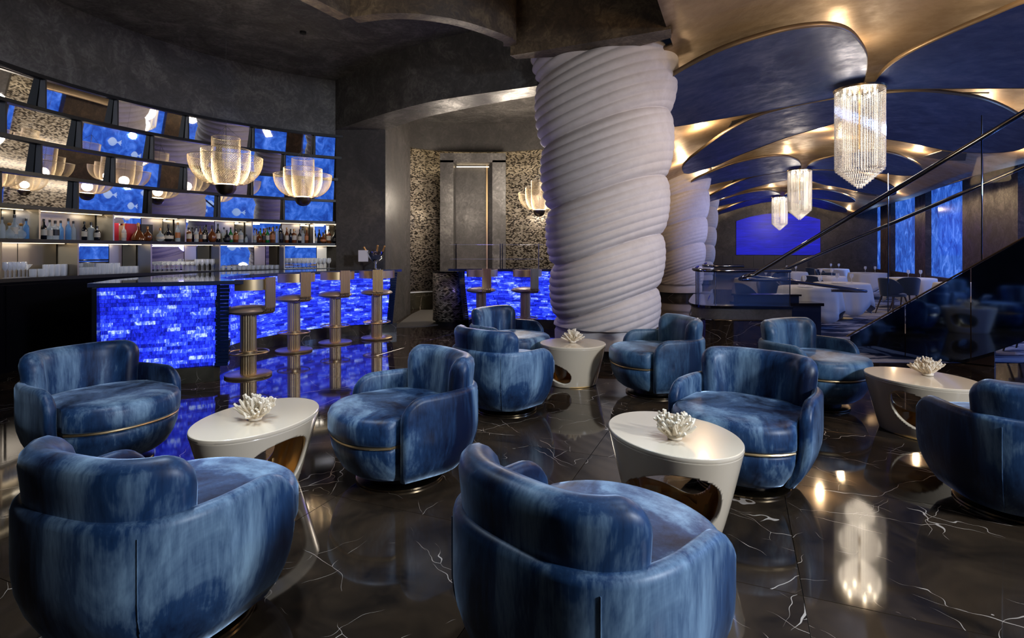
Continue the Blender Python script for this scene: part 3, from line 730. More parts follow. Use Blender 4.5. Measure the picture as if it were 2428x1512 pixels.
o = uvwall('body', cp_, .08, 1.0, M['mosaic'], .02, mc)
MB().lathe([(.38, 1.0), (.385, 1.03)], 32).build('top', M['blackgloss'], mc); MB().lathe([(.33, 0), (.33, .08)], 32).build('base', M['black'], mc)
gr = empty('glass_rack', (-.2, 10.3, 0)); tag(gr, 'open two-tier glass shelf rack standing on the second bar', 'rack')
for x in (-.85, -.02, .02, .7):
    MB().box((x, 0, 1.33), (.018, .018, .46)).build('post', M['steel'], gr, False)
for z in (1.27, 1.54): MB().box((-.08, .05, z), (1.75, .3, .012)).build('shelf', M['glass'], gr, False)

# ---------------------------------------------------------------- bar stools
def make_stool():
    r = empty('bar_stool', (0, 0, 0))
    MB().lathe([(.245, 0), (.25, .008), (.25, .022), (.24, .03), (.10, .034)], 48).build('base', M['brass'], r)
    prof = []; nf = 18; seg = nf * 6; rings = []
    for z in (.03, .70):
        rings.append([V((.080 + .007 * abs(math.sin(nf * PI * k / seg))) * math.cos(2 * PI * k / seg), (.080 + .007 * abs(math.sin(nf * PI * k / seg))) * math.sin(2 * PI * k / seg), z) for k in range(seg)])
    MB().loft(rings).build('fluted_post', M['brass'], r, True, 25)
    fr = empty_mesh = MB().tube([V(.215 * math.cos(2 * PI * k / 40), .215 * math.sin(2 * PI * k / 40), .27) for k in range(40)], .009, 8, True)
    for a in (.5, 2.6, 4.7): fr.tube([V(.08 * math.cos(a), .08 * math.sin(a), .27), V(.21 * math.cos(a), .21 * math.sin(a), .27)], .007, 6)
    fr.lathe([(.09, .25), (.095, .255), (.095, .285), (.09, .29)], 32)
    fr.build('foot_ring', M['brass'], r)
    MB().lathe([(.05, .695), (.16, .705), (.235, .725), (.252, .742), (.245, .760), (.21, .780), (.14, .795), (.06, .802), (.01, .803)], 48).build('seat', M['seat_leather'], r)
    # ribbed back support, bent under the seat, on local +x
    path = [V(.10, 0, .712), V(.20, 0, .715), V(.27, 0, .725), V(.292, 0, .75), V(.295, 0, .79), V(.295, 0, 1.0), V(.295, 0, 1.125)]
    sp = MB()
    for k in range(9):
        y = -.072 + .018 * k; sp.tube([p + V(0, y, 0) for p in path], .0105, 6)
    sp.build('back_support', M['brass'], r)
    bb = MB(); an = [math.radians(-78 + 156 * k / 28) for k in range(29)]
    A = [V(.285 * math.cos(a), .285 * math.sin(a), 0) for a in an]; B = [V(.25 * math.cos(a), .25 * math.sin(a), 0) for a in an]
    bb.strip(A, B, .985, 1.105); bb.build('back_band', M['brass'], r)
    return r
st0 = make_stool()
sl_ = [(-3.01, 6.26, -15, 'brass bar stool nearest the camera at the left bar'), (-3.10, 7.79, -37, 'brass bar stool second from the camera at the left bar'),
       (-2.73, 8.47, -43, 'brass bar stool third from the camera at the left bar'), (-2.20, 8.92, -73, 'brass bar stool at the far right end of the left bar'),
       (-.53, 9.45, -69, 'brass bar stool at the second bar, beside the mosaic cabinet'), (.23, 9.45, -60, 'brass bar stool at the second bar, next to the white column')]
for i, (x, y, a, lb) in enumerate(sl_):
    o = st0 if i == 0 else copy_tree(st0); o.location = (x, y, 0); o.rotation_euler = (0, 0, math.radians(a)); tag(o, lb, 'stool', 'brass bar stools')

# ---------------------------------------------------------------- armchairs
def wrap(path, th, z0, ztop, R, scale, lean=None, inset=0, nz=7, endr=.03, name='x', mat=None, parent=None, endsq=.5):
    """upholstered wall along a plan path: path of (x,y) with left normal pointing inwards"""
    n = len(path); L = [0]
    for i in range(1, n): L.append(L[-1] + (path[i] - path[i - 1]).length)
    T = L[-1]; rings = []
    inn = offset(path, 1.0)
    nr = []
    for i in range(n): nr.append((inn[i] - path[i]).normalized())
    def ring(i, shrink, push):
        d = min(L[i], T - L[i]) + th * .34 - (abs(push)); zt = ztop
        if d < R: zt = ztop - R + math.sqrt(max(0, R * R - (R - max(d, .0)) ** 2))
        t = path[min(i + 1, n - 1)] - path[max(i - 1, 0)]; t.normalize()
        base = path[i] + t * push; nn = nr[i]; pts = []
        th_ = th - 2 * shrink; r = th_ / 2
        zl = [z0 + (zt - r - z0) * k / nz for k in range(nz + 1)]
        def P(depth, z):
            s = scale(z); le = lean(z) if lean else 0
            q = base + nn * depth; return V(q.x * s - nn.x * le, q.y * s - nn.y * le, z)
        for z in zl: pts.append(P(shrink, z))
        for k in range(1, 6):
            a = PI * k / 6; pts.append(P(shrink + r - r * math.cos(a), zt - r + r * math.sin(a)))
        for z in zl[::-1]: pts.append(P(th - shrink, z))
        return pts
    K = [(.42, .0), (.24, .0), (.1, 0)]
    rings.append(ring(0, th * .38, -th * .34)); rings.append(ring(0, th * .2, -th * .26)); rings.append(ring(0, th * .06, -th * .12))
    for i in range(n): rings.append(ring(i, 0, 0))
    rings.append(ring(n - 1, th * .06, th * .12)); rings.append(ring(n - 1, th * .2, th * .26)); rings.append(ring(n - 1, th * .38, th * .34))
    return MB().loft(rings).build(name, mat, parent, True, 60)
def sup(a, A, B, e=.82):
    c, s = math.cos(a), math.sin(a)
    return V(A * math.copysign(abs(s) ** e, s), B * -math.copysign(abs(c) ** e, c), 0)
def bowl(z):
    t = min(1, max(0, (z - .06) / .30)); return .71 + .29 * (math.sin(t * PI / 2) ** .70)
def make_chair(mat):
    r = empty('armchair', (0, 0, 0))
    P = resample([sup(math.radians(-93 + 186 * k / 80), .42, .46, .70) for k in range(81)], 84)
    P = [V(P[0].x, .15, 0), V(P[0].x, .08, 0)] + P + [V(P[-1].x, .08, 0), V(P[-1].x, .15, 0)]
    P = resample(P, 90)
    wrap(P, .065, .075, .585, .15, bowl, name='shell', mat=mat, parent=r)
    Q = resample([sup(math.radians(-60 + 120 * k / 60), .385, .425, .70) for k in range(61)], 56)
    wrap(Q, .125, .40, .760, .11, lambda z: 1.0, lean=lambda z: max(0, z - .5) * .10, name='back_cushion', mat=mat, parent=r)
    def out(a, A, BF, BB):
        c, s = math.cos(a), math.sin(a); return V(A * math.copysign(abs(s) ** .88, s), (BF if c > 0 else BB) * math.copysign(abs(c) ** .88, c), 0)
    seg = 64; ang = [2 * PI * k / seg for k in range(seg)]
    def rings(prof, A, BF, BB, ins=.335):
        out_ = []
        for (d, z) in prof:
            s = bowl(z) if z < .35 else 1.0; ring = []
            for a in ang:
                p = out(a, A - d, BF - d, BB - d); p = V(p.x * s, p.y * s, z)
                lim = (.345) * s                                 # tuck between the arms behind their front ends
                if p.y < .18: p.x = max(-lim, min(lim, p.x))
                elif p.y < .25: 
                    t = (p.y - .18) / .07; l2 = lim + (A * s - lim) * t; p.x = max(-l2, min(l2, p.x))
                ring.append(p)
            out_.append(ring)
        return out_
    pr = [(.012, .318), (.0, .33), (.0, .36), (.0, .42), (.012, .450), (.035, .466), (.09, .474), (.20, .480), (.33, .483)]
    MB().loft(rings(pr, .405, .435, .33)[:]).build('seat_cushion', mat, r, True, 60)
    pr = [(.10, .07), (.03, .085), (.004, .12), (.0, .18), (.0, .24), (.004, .285), (.016, .300)]
    MB().loft(rings(pr, .405, .43, .33)).build('lower_body', mat, r, True, 60)
    MB().loft(rings([(.03, .298), (.004, .302), (.0, .309), (.004, .316), (.03, .320)], .402, .43, .3)).build('brass_trim', M['brass'], r)
    MB().lathe([(.262, 0), (.274, .004), (.274, .014), (.262, .020), (.20, .022)], 56).build('swivel_base', M['bronze_base'], r)
    MB().lathe([(.20, .02), (.20, .085)], 40).build('pedestal', M['black'], r)
    for a in (-38, 38):                                          # vertical seams of the shell
        p = sup(math.radians(a), .422, .462, .70); pts = [V(p.x * bowl(z), p.y * bowl(z), z) for z in [.09 + .05 * k for k in range(10)]]
        MB().tube(pts, .0022, 5).build('seam', mat, r)
    return r
ch = make_chair(M['velvet']); ch2 = None
chairs = [(-2.74, 3.70, 335, 'velvet armchair in front of the long bar, facing the tilted oval table'),
          (-1.30, 2.14, 71, 'velvet armchair seen from behind in the bottom left corner'),
          (-.71, 3.49, 216, 'velvet armchair right of the oval table, turned to face it, brass stools behind'),
          (-.05, 4.96, 48, 'velvet armchair seen from behind, left of the small round table'),
          (.00, 6.33, 322, 'velvet armchair just in front of the second bar stools'),
          (1.42, 5.5, 190, 'velvet armchair at the foot of the white column, facing left'),
          (1.43, 3.40, 229, 'velvet armchair behind the gold-lined table, facing the camera'),
          (2.82, 5.08, 299, 'velvet armchair with pale back cushion before the hostess wall'),
          (.29, 1.885, 45, 'velvet armchair seen from behind at the bottom centre of the photo'),
          (2.81, 3.07, 80, 'velvet armchair cut off by the right edge of the photo')]
for i, (x, y, a, lb) in enumerate(chairs):
    o = ch if i == 0 else copy_tree(ch); o.location = (x, y, 0); o.rotation_euler = (0, 0, math.radians(a - 90)); tag(o, 'blue ' + lb, 'armchair', 'blue velvet armchairs')
    if i in (5, 7):
        for c in o.children:
            if c.data.materials[0] is M['velvet'] or c.data.materials[0].name == 'blue_velvet':
                c.data = c.data.copy(); c.data.materials[0] = M['velvet2']

# ---------------------------------------------------------------- tables with carved openings
def clip_mesh(nth, nz, pos, f):
    """grid over theta (wrapping) and height, cut along f = 0 (kept where f > 0)"""
    vs = []; val = []
    for i in range(nz + 1):
        for k in range(nth): t = 2 * PI * k / nth; z = i / nz; vs.append(pos(t, z)); val.append(f(t, z))
    cutc = {}; fs = []
    def cut(a, b):
        key = (min(a, b), max(a, b))
        if key not in cutc:
            t = val[a] / (val[a] - val[b]); vs.append(vs[a].lerp(vs[b], t)); cutc[key] = len(vs) - 1
        return cutc[key]
    def tri(T):
        out = []
        for i in range(len(T)):
            a, b = T[i], T[(i + 1) % len(T)]
            if val[a] > 0: out.append(a)
            if (val[a] > 0) != (val[b] > 0): out.append(cut(a, b))
        if len(out) >= 3: fs.append(tuple(out))
    for i in range(nz):
        for k in range(nth):
            k2 = (k + 1) % nth; q = (i * nth + k, i * nth + k2, (i + 1) * nth + k2, (i + 1) * nth + k)
            tri((q[0], q[1], q[2])); tri((q[0], q[2], q[3]))
    return vs, fs
def make_table(A, B, h, holes, name='coffee_table'):
    r = empty(name, (0, 0, 0))
    def pos(t, z):
        s = .66 + .34 * z ** .9; s *= 1 - .0 * z
        ext = .02 * math.sin(t * 2 + 1) * (1 - z)
        return V((A * s + ext) * math.cos(t), (B * s + ext) * math.sin(t), z * (h - .02))
    def f(t, z):
        best = 9
        for (tc, zc, wt, wz, sk) in holes:
            d = (t - tc + PI) % (2 * PI) - PI; zz = z - zc - sk * d
            e = (abs(d / wt) ** 2.4 + abs(zz / wz) ** 2.4) ** (1 / 2.4) - 1 + .10 * math.sin(3 * d + 5 * z); best = min(best, e)
        return best
    vs, fs = clip_mesh(140, 40, pos, f)
    me = D.meshes.new('body'); me.from_pydata([tuple(v) for v in vs], [], fs); me.polygons.foreach_set('use_smooth', [True] * len(me.polygons))
    me.materials.append(M['white']); me.materials.append(M['gold_in']); me.update(); o = D.objects.new('body', me); COL.objects.link(o); o.parent = r
    bm = bmesh.new(); bm.from_mesh(me); bmesh.ops.remove_doubles(bm, verts=bm.verts, dist=.0003)
    loose = [v for v in bm.verts if not v.link_faces]; bmesh.ops.delete(bm, geom=loose, context='VERTS'); bm.to_mesh(me); bm.free()
    md = o.modifiers.new('s', 'SOLIDIFY'); md.thickness = .022; md.offset = -1; md.material_offset = 1; md.material_offset_rim = 0
    MB().lathe([(.93, h - .03), (.985, h - .03), (1.0008, h - .0215), (1.002, h - .010), (.998, h - .003), (.988, h), (.5, h), (.02, h)], 96, sx=A, sy=B).build('top', M['white'], r, True, 35)
    MB().lathe([(.60, .006), (.64, .004), (.64, .012), (.3, .014)], 64, sx=A, sy=B).build('inner_floor', M['gold_in'], r)
    # rippled gold lining standing inside
    vs2, fs2 = [], []
    n1 = 60
    for i in range(13):
        z = .012 + (h - .05) * i / 12; s = .55 + .30 * i / 12
        for k in range(n1):
            t = 2 * PI * k / n1; rr = s * (1 + .10 * math.sin(5 * t + 2.2 * i / 12) ) - .05
            vs2.append(V(A * rr * math.cos(t), B * rr * math.sin(t), z))
    def f2(t, z): return min(f(t, z), f(t + .1, z), f(t - .1, z))
    for i in range(12):
        for k in range(n1):
            t = 2 * PI * (k + .5) / n1; z = (i + .5) / 12
            if f2(t, z) > .12 : fs2.append((i * n1 + k, i * n1 + (k + 1) % n1, (i + 1) * n1 + (k + 1) % n1, (i + 1) * n1 + k))
    o2 = mesh_obj('gold_lining', vs2, fs2, M['gold_in'], r)
    return r
R_ = math.radians
def coral(seed):
    rnd = random.Random(seed); mb = MB()
    mb.lathe([(.02, 0), (.032, .003), (.034, .012), (.026, .024), (.01, .03)], 14)
    for k in range(46):
        az = rnd.uniform(0, 2 * PI); el = rnd.uniform(.18, 1.5); L = rnd.uniform(.075, .115)
        d = V(math.cos(az) * math.cos(el), math.sin(az) * math.cos(el), math.sin(el)); p = V(d.x * .02, d.y * .02, .015 + .01 * d.z)
        pts = [p.copy()]; cur = d.copy()
        for s in range(5):
            cur = (cur + V(rnd.uniform(-.28, .28), rnd.uniform(-.28, .28), rnd.uniform(-.06, .22))).normalized(); p = p + cur * L / 5
            p.z = max(p.z, .008); pts.append(p.copy())
        mb.tube(pts, .01, 6, rad=[.0105, .0085, .007, .0072, .0078, .005])
        for b in range(2):
            j = rnd.randint(2, 4); e = (cur + V(rnd.uniform(-.9, .9), rnd.uniform(-.9, .9), rnd.uniform(-.2, .6))).normalized(); q = pts[j] + e * .026
            q.z = max(q.z, .008); mb.tube([pts[j], pts[j] + e * .014, q], .005, 6, rad=[.006, .0055, .005])
    return mb.build('coral_ornament', M['coral'])
tabs = [((-1.49, 3.22), .42, .30, .45, 78, [(R_(243), .42, .78, .40, .05), (R_(60), .45, .6, .3, 0)], 'ivory oval table with a curved cut-out, beside the long bar', (605, 995), 1),
        ((.65, 5.87), .35, .33, .44, 0, [(R_(225), .36, .62, .24, -.22), (R_(60), .5, .5, .3, .1)], 'ivory small round table at the foot of the white column', (1358, 812), 1),
        ((.86, 2.94), .40, .31, .45, 112, [(R_(128), .36, .90, .40, .10), (R_(315), .5, .9, .38, 0)], 'ivory oval table lined in gold, in front of the foreground armchair', (1600, 1040), 1),
        ((3.18, 4.27), .40, .32, .44, 110, [(R_(112), .50, .55, .32, -.25), (R_(300), .5, .6, .3, 0)], 'ivory oval table on the right with blue reflections in its opening', (2200, 890), 1)]
cl = ['on the oval table beside the long bar', 'on the small table by the white column', 'on the gold-lined table behind the foreground armchair', 'on the oval table at the right']
for i, (c, A, B, h, rot, holes, lb, cp2, s) in enumerate(tabs):
    t = make_table(A, B, h, holes); t.location = (c[0], c[1], 0); t.rotation_euler = (0, 0, R_(rot)); tag(t, lb, 'table', 'ivory sculpted coffee tables')
    k = coral(20 + i); g_ = G(cp2[0], cp2[1], h); k.location = (g_.x, g_.y, h); k.rotation_euler = (0, 0, i * 1.3); k.scale = (1.15, 1.15, 1.15)
    tag(k, 'white branching coral ornament ' + cl[i], 'ornament', 'white coral ornaments')

# ---------------------------------------------------------------- pendants
def make_pendant():
    r = empty('pendant_lamp', (0, 0, 0))
    def bowl_mesh(R, H, seg, rows, name, e=.42):
        vs = []; fs = []
        for i in range(rows + 1):
            t = i / rows; z = H * t
            # narrow at the ball, quickly swelling to the full radius
            rr = .10 + (R - .10) * (1 - (1 - min(1, t / (1.0 if R > .3 else .7 if R > .2 else .45))) ** 2.2) ** .5
            for k in range(seg):
                a = 2 * PI * (k + .5 * (i % 2)) / seg; vs.append(V(rr * math.cos(a), rr * math.sin(a), z))
        ed = []
        for i in range(rows):
            for k in range(seg):
                s = i % 2
                ed.append((i * seg + k, (i + 1) * seg + (k + s) % seg)); ed.append((i * seg + k, (i + 1) * seg + (k + s - 1) % seg))
        mb = MB()
        th = .0011
        out = []; fo = []
        for a, b in ed:
            p, q = vs[a], vs[b]; d = (q - p).normalized(); nrm = V(p.x, p.y, 0).normalized(); x = d.cross(nrm).normalized() * th; y = nrm * th
            n0 = len(out)
            for c in (p, q): out += [c + x + y, c - x + y, c - y]
            fo += [(n0, n0 + 1, n0 + 4, n0 + 3), (n0 + 1, n0 + 2, n0 + 5, n0 + 4), (n0 + 2, n0, n0 + 3, n0 + 5)]
        mb.add(out, fo)
        mb.tube([V(R * math.cos(2 * PI * k / 64), R * math.sin(2 * PI * k / 64), H) for k in range(64)], .003, 5, True)
        return mesh_obj(name, mb.v, mb.f, M['wire'], r, False)
    bowl_mesh(.40, .33, 84, 24, 'outer_mesh_bowl'); bowl_mesh(.265, .42, 66, 30, 'middle_mesh_bowl'); bowl_mesh(.155, .56, 46, 38, 'inner_mesh_cylinder')
    MB().lathe([(.005, -.125), (.05, -.115), (.085, -.09), (.108, -.05), (.118, -.005), (.112, 0), (.02, 0)], 40).build('ball_weight', M['brass_dark'], r)
    MB().lathe([(.095, .002), (.095, .012)], 32).build('lamp_disc', M['ledwhite'], r)
    wi = MB()
    for a in (.3, .3 + 2 * PI / 3, .3 + 4 * PI / 3): wi.tube([V(.155 * math.cos(a), .155 * math.sin(a), .56), V(0, 0, .70)], .002, 5)
    wi.tube([V(0, 0, .70), V(0, 0, 2.40)], .0012, 5); wi.tube([V(0, 0, .0), V(0, 0, .70)], .003, 5); wi.build('cable', M['cable'], r)
    MB().lathe([(.045, 2.375), (.045, 2.405)], 24).build('ceiling_cap', M['black'], r)
    return r
pd = make_pendant()
for i, (x, y, z, lb) in enumerate([(-3.39, 6.5, 2.20, 'mesh bowl pendant lamp, larger one hanging before the mirrors'), (-3.03, 7.95, 2.195, 'mesh bowl pendant lamp hanging before the right end of the back bar'), (.52, 10.5, 2.2, 'mesh bowl pendant lamp half hidden behind the white column')]):
    o = pd if i == 0 else copy_tree(pd); o.location = (x, y, z); tag(o, 'brass ' + lb, 'lamp', 'brass mesh pendant lamps')
    light('pendant_light', 'POINT', (x, y, z + .12), 5, WARM, size=.08)

# ---------------------------------------------------------------- chandeliers
def make_chandelier():
    r = empty('crystal_chandelier', (0, 0, 0))           # origin at the canopy underside
    H = 1.20; bead = MB(); b = .0105
    def ball(mb, p, s):
        mb.add([p + V(s, 0, 0), p + V(0, s, 0), p + V(-s, 0, 0), p + V(0, -s, 0), p + V(0, 0, s * 1.15), p + V(0, 0, -s * 1.15)], [(0, 1, 4), (1, 2, 4), (2, 3, 4), (3, 0, 4), (1, 0, 5), (2, 1, 5), (3, 2, 5), (0, 3, 5)])
    for ringn, (R, n, L, name) in enumerate([(.335, 66, H, 'outer_crystal_strands'), (.23, 36, H + .02, 'inner_crystal_strands')]):
        mb = MB()
        for k in range(n):
            a = 2 * PI * k / n; m = int(L / .0235)
            for j in range(m): ball(mb, V(R * math.cos(a), R * math.sin(a), -.02 - j * .0235), b)
        tag(mb.build(name, M['crystal'], r, False), kind='stuff')
    for t in range(9):                                   # stepped pointed bottom
        R = .325 * (1 - t / 9); n = max(6, int(66 * (1 - t / 9))); mb = MB(); z = -H - .01 - t * .034
        for k in range(n):
            a = 2 * PI * k / n
            for j in range(2): ball(mb, V(R * math.cos(a), R * math.sin(a), z - j * .02), .013)
        tag(mb.build('crystal_tier', M['crystal'], r, False), kind='stuff')
    MB().lathe([(.30, .0), (.355, .002), (.36, .03), (.34, .04), (.05, .045)], 48).build('canopy_ring', M['brass_dark'], r)
    MB().lathe([(.018, -.9), (.018, .2)], 12).build('stem', M['brass'], r)
    for k in range(6):
        a = 2 * PI * k / 6 + .3; MB().lathe([(.004, -.09), (.018, -.075), (.020, -.06), (.012, -.04), (.008, 0)], 12, (.2 * math.cos(a), .2 * math.sin(a), 0)).build('bulb', M['ledwhite'], r)
    return r
cd = make_chandelier()
for b, w_ in enumerate(['nearest and largest of the three in the hall', 'middle one of the row down the hall', 'farthest one, in front of the blue arch']):
    q = CH + U * (9.2 * b); o = cd if b == 0 else copy_tree(cd); o.location = (q.x, q.y, 3.90); tag(o, 'long crystal bead chandelier, ' + w_, 'chandelier', 'crystal chandeliers')
    light('chandelier_light', 'POINT', (q.x, q.y, 3.68), 18, (1, .85, .66), size=.28); light('chandelier_light', 'POINT', (q.x, q.y, 3.1), 11, (1, .85, .66), size=.28); light('chandelier_light', 'POINT', (q.x, q.y, 2.66), 5, (1, .85, .66), size=.2)

# ---------------------------------------------------------------- bottles and glasses on the back bar
def ang_of(px, r):
    d = V((px - CX) / F, 1, 0).normalized(); bb = -d.dot(OC); cc = OC.length_squared - r * r; t = -bb + math.sqrt(bb * bb - cc); p = d * t
    return p
PROT = {}
def bottle(kind, mat, capm, labm):
    key = (kind, mat, capm, labm)
    if key in PROT: return copy_tree(PROT[key])
    r = empty('bottle', (0, 0, 0))
    pf = {'tall': [(.030, 0), (.036, .006), (.036, .17), (.030, .20), (.014, .225), (.013, .285)],
          'square': [(.040, 0), (.044, .006), (.044, .15), (.038, .172), (.015, .185), (.014, .22)],
          'round': [(.030, 0), (.052, .02), (.062, .06), (.055, .10), (.030, .130), (.014, .145), (.013, .19)],
          'decanter': [(.06, 0), (.085, .012), (.082, .05), (.05, .11), (.03, .135), (.016, .15), (.015, .21)],
          'mini': [(.024, 0), (.028, .005), (.028, .085), (.012, .105), (.011, .13)]}[kind]
    MB().lathe(pf, 20 if kind != 'square' else 8).build('glass_body', M[mat], r, True, 50)
    z = pf[-1][1]; rc = pf[-1][0]
    if capm == 'cap_amber': MB().lathe([(.006, z), (.018, z + .008), (.024, z + .024), (.018, z + .04), (.004, z + .047)], 14).build('stopper', M[capm], r)
    else: MB().lathe([(rc + .002, z - .012), (rc + .002, z + .028), (rc - .003, z + .031)], 14).build('cap', M[capm], r)
    if labm:
        hh = pf[2][1]; ra = pf[2][0] + .0008 if kind != 'square' else .0445; z0, z1 = (.35 * hh, .88 * hh) if kind != 'round' else (.035, .075)
        if kind == 'round': ra = .064
        if kind == 'decanter': ra = .084; z0, z1 = .015, .05
        A = [V(ra * math.cos(a), ra * math.sin(a), 0) for a in [-1.9 * PI / 4 - PI / 2 + 1.9 * PI / 2 * k / 10 for k in range(11)]]
        B = [p * .985 for p in A]; MB().strip(B, A, z0, z1).build('label', M[labm], r)
    PROT[key] = r; return r
BL = [(5, 255, 'tall', 'clearbottle', 'cap', None), (22, 215, 'round', 'clearbottle', 'cap_amber', None), (34, 330, 'tall', 'clearbottle', 'cap', 'label_cream'), (50, 205, 'round', 'clearbottle', 'cap_amber', None), (62, 265, 'tall', 'bluebottle', 'cap', None),
      (104, 285, 'tall', 'darkbottle', 'cap', 'label_cream'), (118, 255, 'tall', 'clearbottle', 'cap', 'label_cream'), (131, 262, 'square', 'clearbottle', 'cap', 'label_black'), (144, 255, 'tall', 'bluebottle', 'cap', None), (162, 295, 'tall', 'bluebottle', 'cap', None), (174, 250, 'tall', 'clearbottle', 'cap', None),
      (200, 235, 'tall', 'darkbottle', 'cap', 'label_cream'), (216, 250, 'square', 'clearbottle', 'cap', None), (230, 190, 'square', 'darkbottle', 'cap', 'label_cream'),
      (294, 230, 'tall', 'clearbottle', 'cap_gold', 'label_cream'), (328, 250, 'decanter', 'amber', 'cap_gold', None), (350, 205, 'round', 'amber', 'cap_gold', None), (380, 185, 'round', 'clearbottle', 'cap_gold', 'label_cream'), (399, 240, 'round', 'darkbottle', 'cap', 'label_cream'),
      (421.6, 265, 'tall', 'clearbottle', 'cap_gold', 'label_orange'), (448, 200, 'square', 'amber', 'cap', 'label_cream'), (466, 205, 'tall', 'clearbottle', 'cap', 'label_cream'), (475, 190, 'tall', 'amber', 'cap', 'label_black'), (484, 205, 'tall', 'darkbottle', 'cap', 'label_cream'),
      (503, 250, 'round', 'amber', 'cap', None), (517, 252, 'tall', 'darkbottle', 'cap', 'label_cream'), (531, 180, 'tall', 'clearbottle', 'cap', None), (538, 168, 'round', 'darkbottle', 'cap', 'label_black'), (547, 182, 'tall', 'greenbottle', 'cap', 'label_cream'), (559, 185, 'square', 'amber', 'cap', 'label_orange'), (571, 195, 'square', 'clearbottle', 'cap', 'label_cream'), (584, 112, 'mini', 'clearbottle', 'cap', None),
      (604, 190, 'tall', 'clearbottle', 'cap', 'label_cream'), (614, 160, 'round', 'amber', 'cap', None), (625, 180, 'tall', 'amber', 'cap', 'label_black'), (634, 210, 'tall', 'greenbottle', 'cap', 'label_cream'), (646, 212, 'square', 'amber', 'cap_gold', 'label_orange'), (656, 228, 'square', 'clearbottle', 'cap', None), (665, 235, 'square', 'darkbottle', 'cap', 'label_black'),
      (680, 212, 'tall', 'amber', 'cap_gold', 'label_cream'), (689, 180, 'tall', 'darkbottle', 'cap', None), (697, 192, 'square', 'amber', 'cap_gold', 'label_cream'), (710.5, 180, 'tall', 'darkbottle', 'cap', 'label_cream'), (718, 200, 'tall', 'clearbottle', 'cap', None), (727, 205, 'tall', 'amber', 'cap_gold', 'label_orange'),
      (748, 132, 'mini', 'clearbottle', 'cap', 'label_cream'), (757, 190, 'tall', 'darkbottle', 'cap', None), (766, 150, 'round', 'amber', 'cap', 'label_orange'), (780, 190, 'square', 'amber', 'cap', 'label_cream'), (794, 190, 'round', 'darkbottle', 'cap', 'label_black')]
cn = {'clearbottle': 'clear glass', 'bluebottle': 'pale blue', 'darkbottle': 'black', 'amber': 'amber', 'greenbottle': 'green'}
kn = {'tall': 'tall slim', 'square': 'square-shouldered', 'round': 'round-bellied', 'decanter': 'wide decanter', 'mini': 'small'}
bays = [(95, 'the far left bay'), (270, 'the second bay from the left'), (440, 'the bay with the red case'), (598, 'the fourth bay'), (740, 'the fifth bay'), (999, 'the rightmost bay')]
ordn = ['first', 'second', 'third', 'fourth', 'fifth', 'sixth', 'seventh', 'eighth', 'ninth', 'tenth', 'eleventh', 'twelfth', 'thirteenth']
baycount = {}
HT = {'tall': .316, 'square': .251, 'round': .222, 'decanter': .241, 'mini': .161}
for (px, hz, kd, mt, cp3, lb) in BL:
    rr = R0 + .09 + (.07 if int(px) % 3 == 0 else 0); p = ang_of(px, rr)
    o = bottle(kd, mt, cp3, lb); o.location = (p.x, p.y, ZS[1] + .023); o.rotation_euler = (0, 0, math.atan2(-p.y, -p.x) + PI / 2)
    hreal = (hz / 5.781) * p.y / F; s = max(.8, min(1.25, hreal / (HT[kd] + (.02 if cp3 == 'cap_amber' else 0)))); o.scale = (s ** .6, s ** .6, s)
    bay = next(b for b in bays if px < b[0]); baycount[bay[0]] = baycount.get(bay[0], 0) + 1
    tag(o, '%s %s bottle, %s from the left in %s' % (kn[kd], cn[mt], ordn[baycount[bay[0]] - 1], bay[1]), 'bottle', 'spirit bottles on the back bar')
p = ang_of(312, R0 + .29); cs = empty('presentation_case', (p.x, p.y, ZS[1] + .022), math.radians(153.2 + 5) - PI / 2 + PI)
tag(cs, 'open red and black lacquered case behind the amber decanter', 'case')
MB().box((-.20, 0, .13), (.18, .10, .26)).build('door', M['black'], cs, False); MB().box((.02, .02, .13), (.20, .10, .26)).build('case_back', M['red'], cs, False)
MB().box((.16, .0, .12), (.10, .03, .22)).build('lining', M['tan'], cs, False); MB().box((.28, .0, .13), (.14, .08, .26)).build('door', M['red'], cs, False)
gm = M['glass_ware'] = N('glassware').set(base=(.85, .90, 1.0), rough=.03, alpha=.34, spec=1.0, coat=1.0).m
GT = {'wine glass': [(.032, 0), (.033, .003), (.005, .008), (.004, .085), (.018, .10), (.033, .125), (.036, .15), (.029, .19), (.028, .19), (.034, .15), (.031, .127), (.012, .104)],
      'tumbler': [(.034, 0), (.038, .004), (.040, .10), (.0385, .10), (.036, .015), (.01, .012)],
      'highball glass': [(.029, 0), (.031, .004), (.033, .15), (.0315, .15), (.029, .015), (.01, .012)],
      'coupe glass': [(.034, 0), (.034, .003), (.005, .008), (.004, .10), (.025, .112), (.048, .14), (.050, .155), (.0485, .155), (.024, .116)],
      'martini glass': [(.034, 0), (.034, .003), (.005, .008), (.004, .09), (.010, .095), (.055, .16), (.0535, .16), (.006, .097)]}
gp = {}
def glassware(kind, loc, label, group, s=1.0):
    if kind in gp: o = gp[kind].copy(); COL.objects.link(o)
    else: o = MB().lathe(GT[kind], 16, cap=False).build(kind.replace(' ', '_'), gm, None, True, 60); gp[kind] = o
    o.location = loc; o.scale = (s, s, s); tag(o, label, 'glass', group); return o
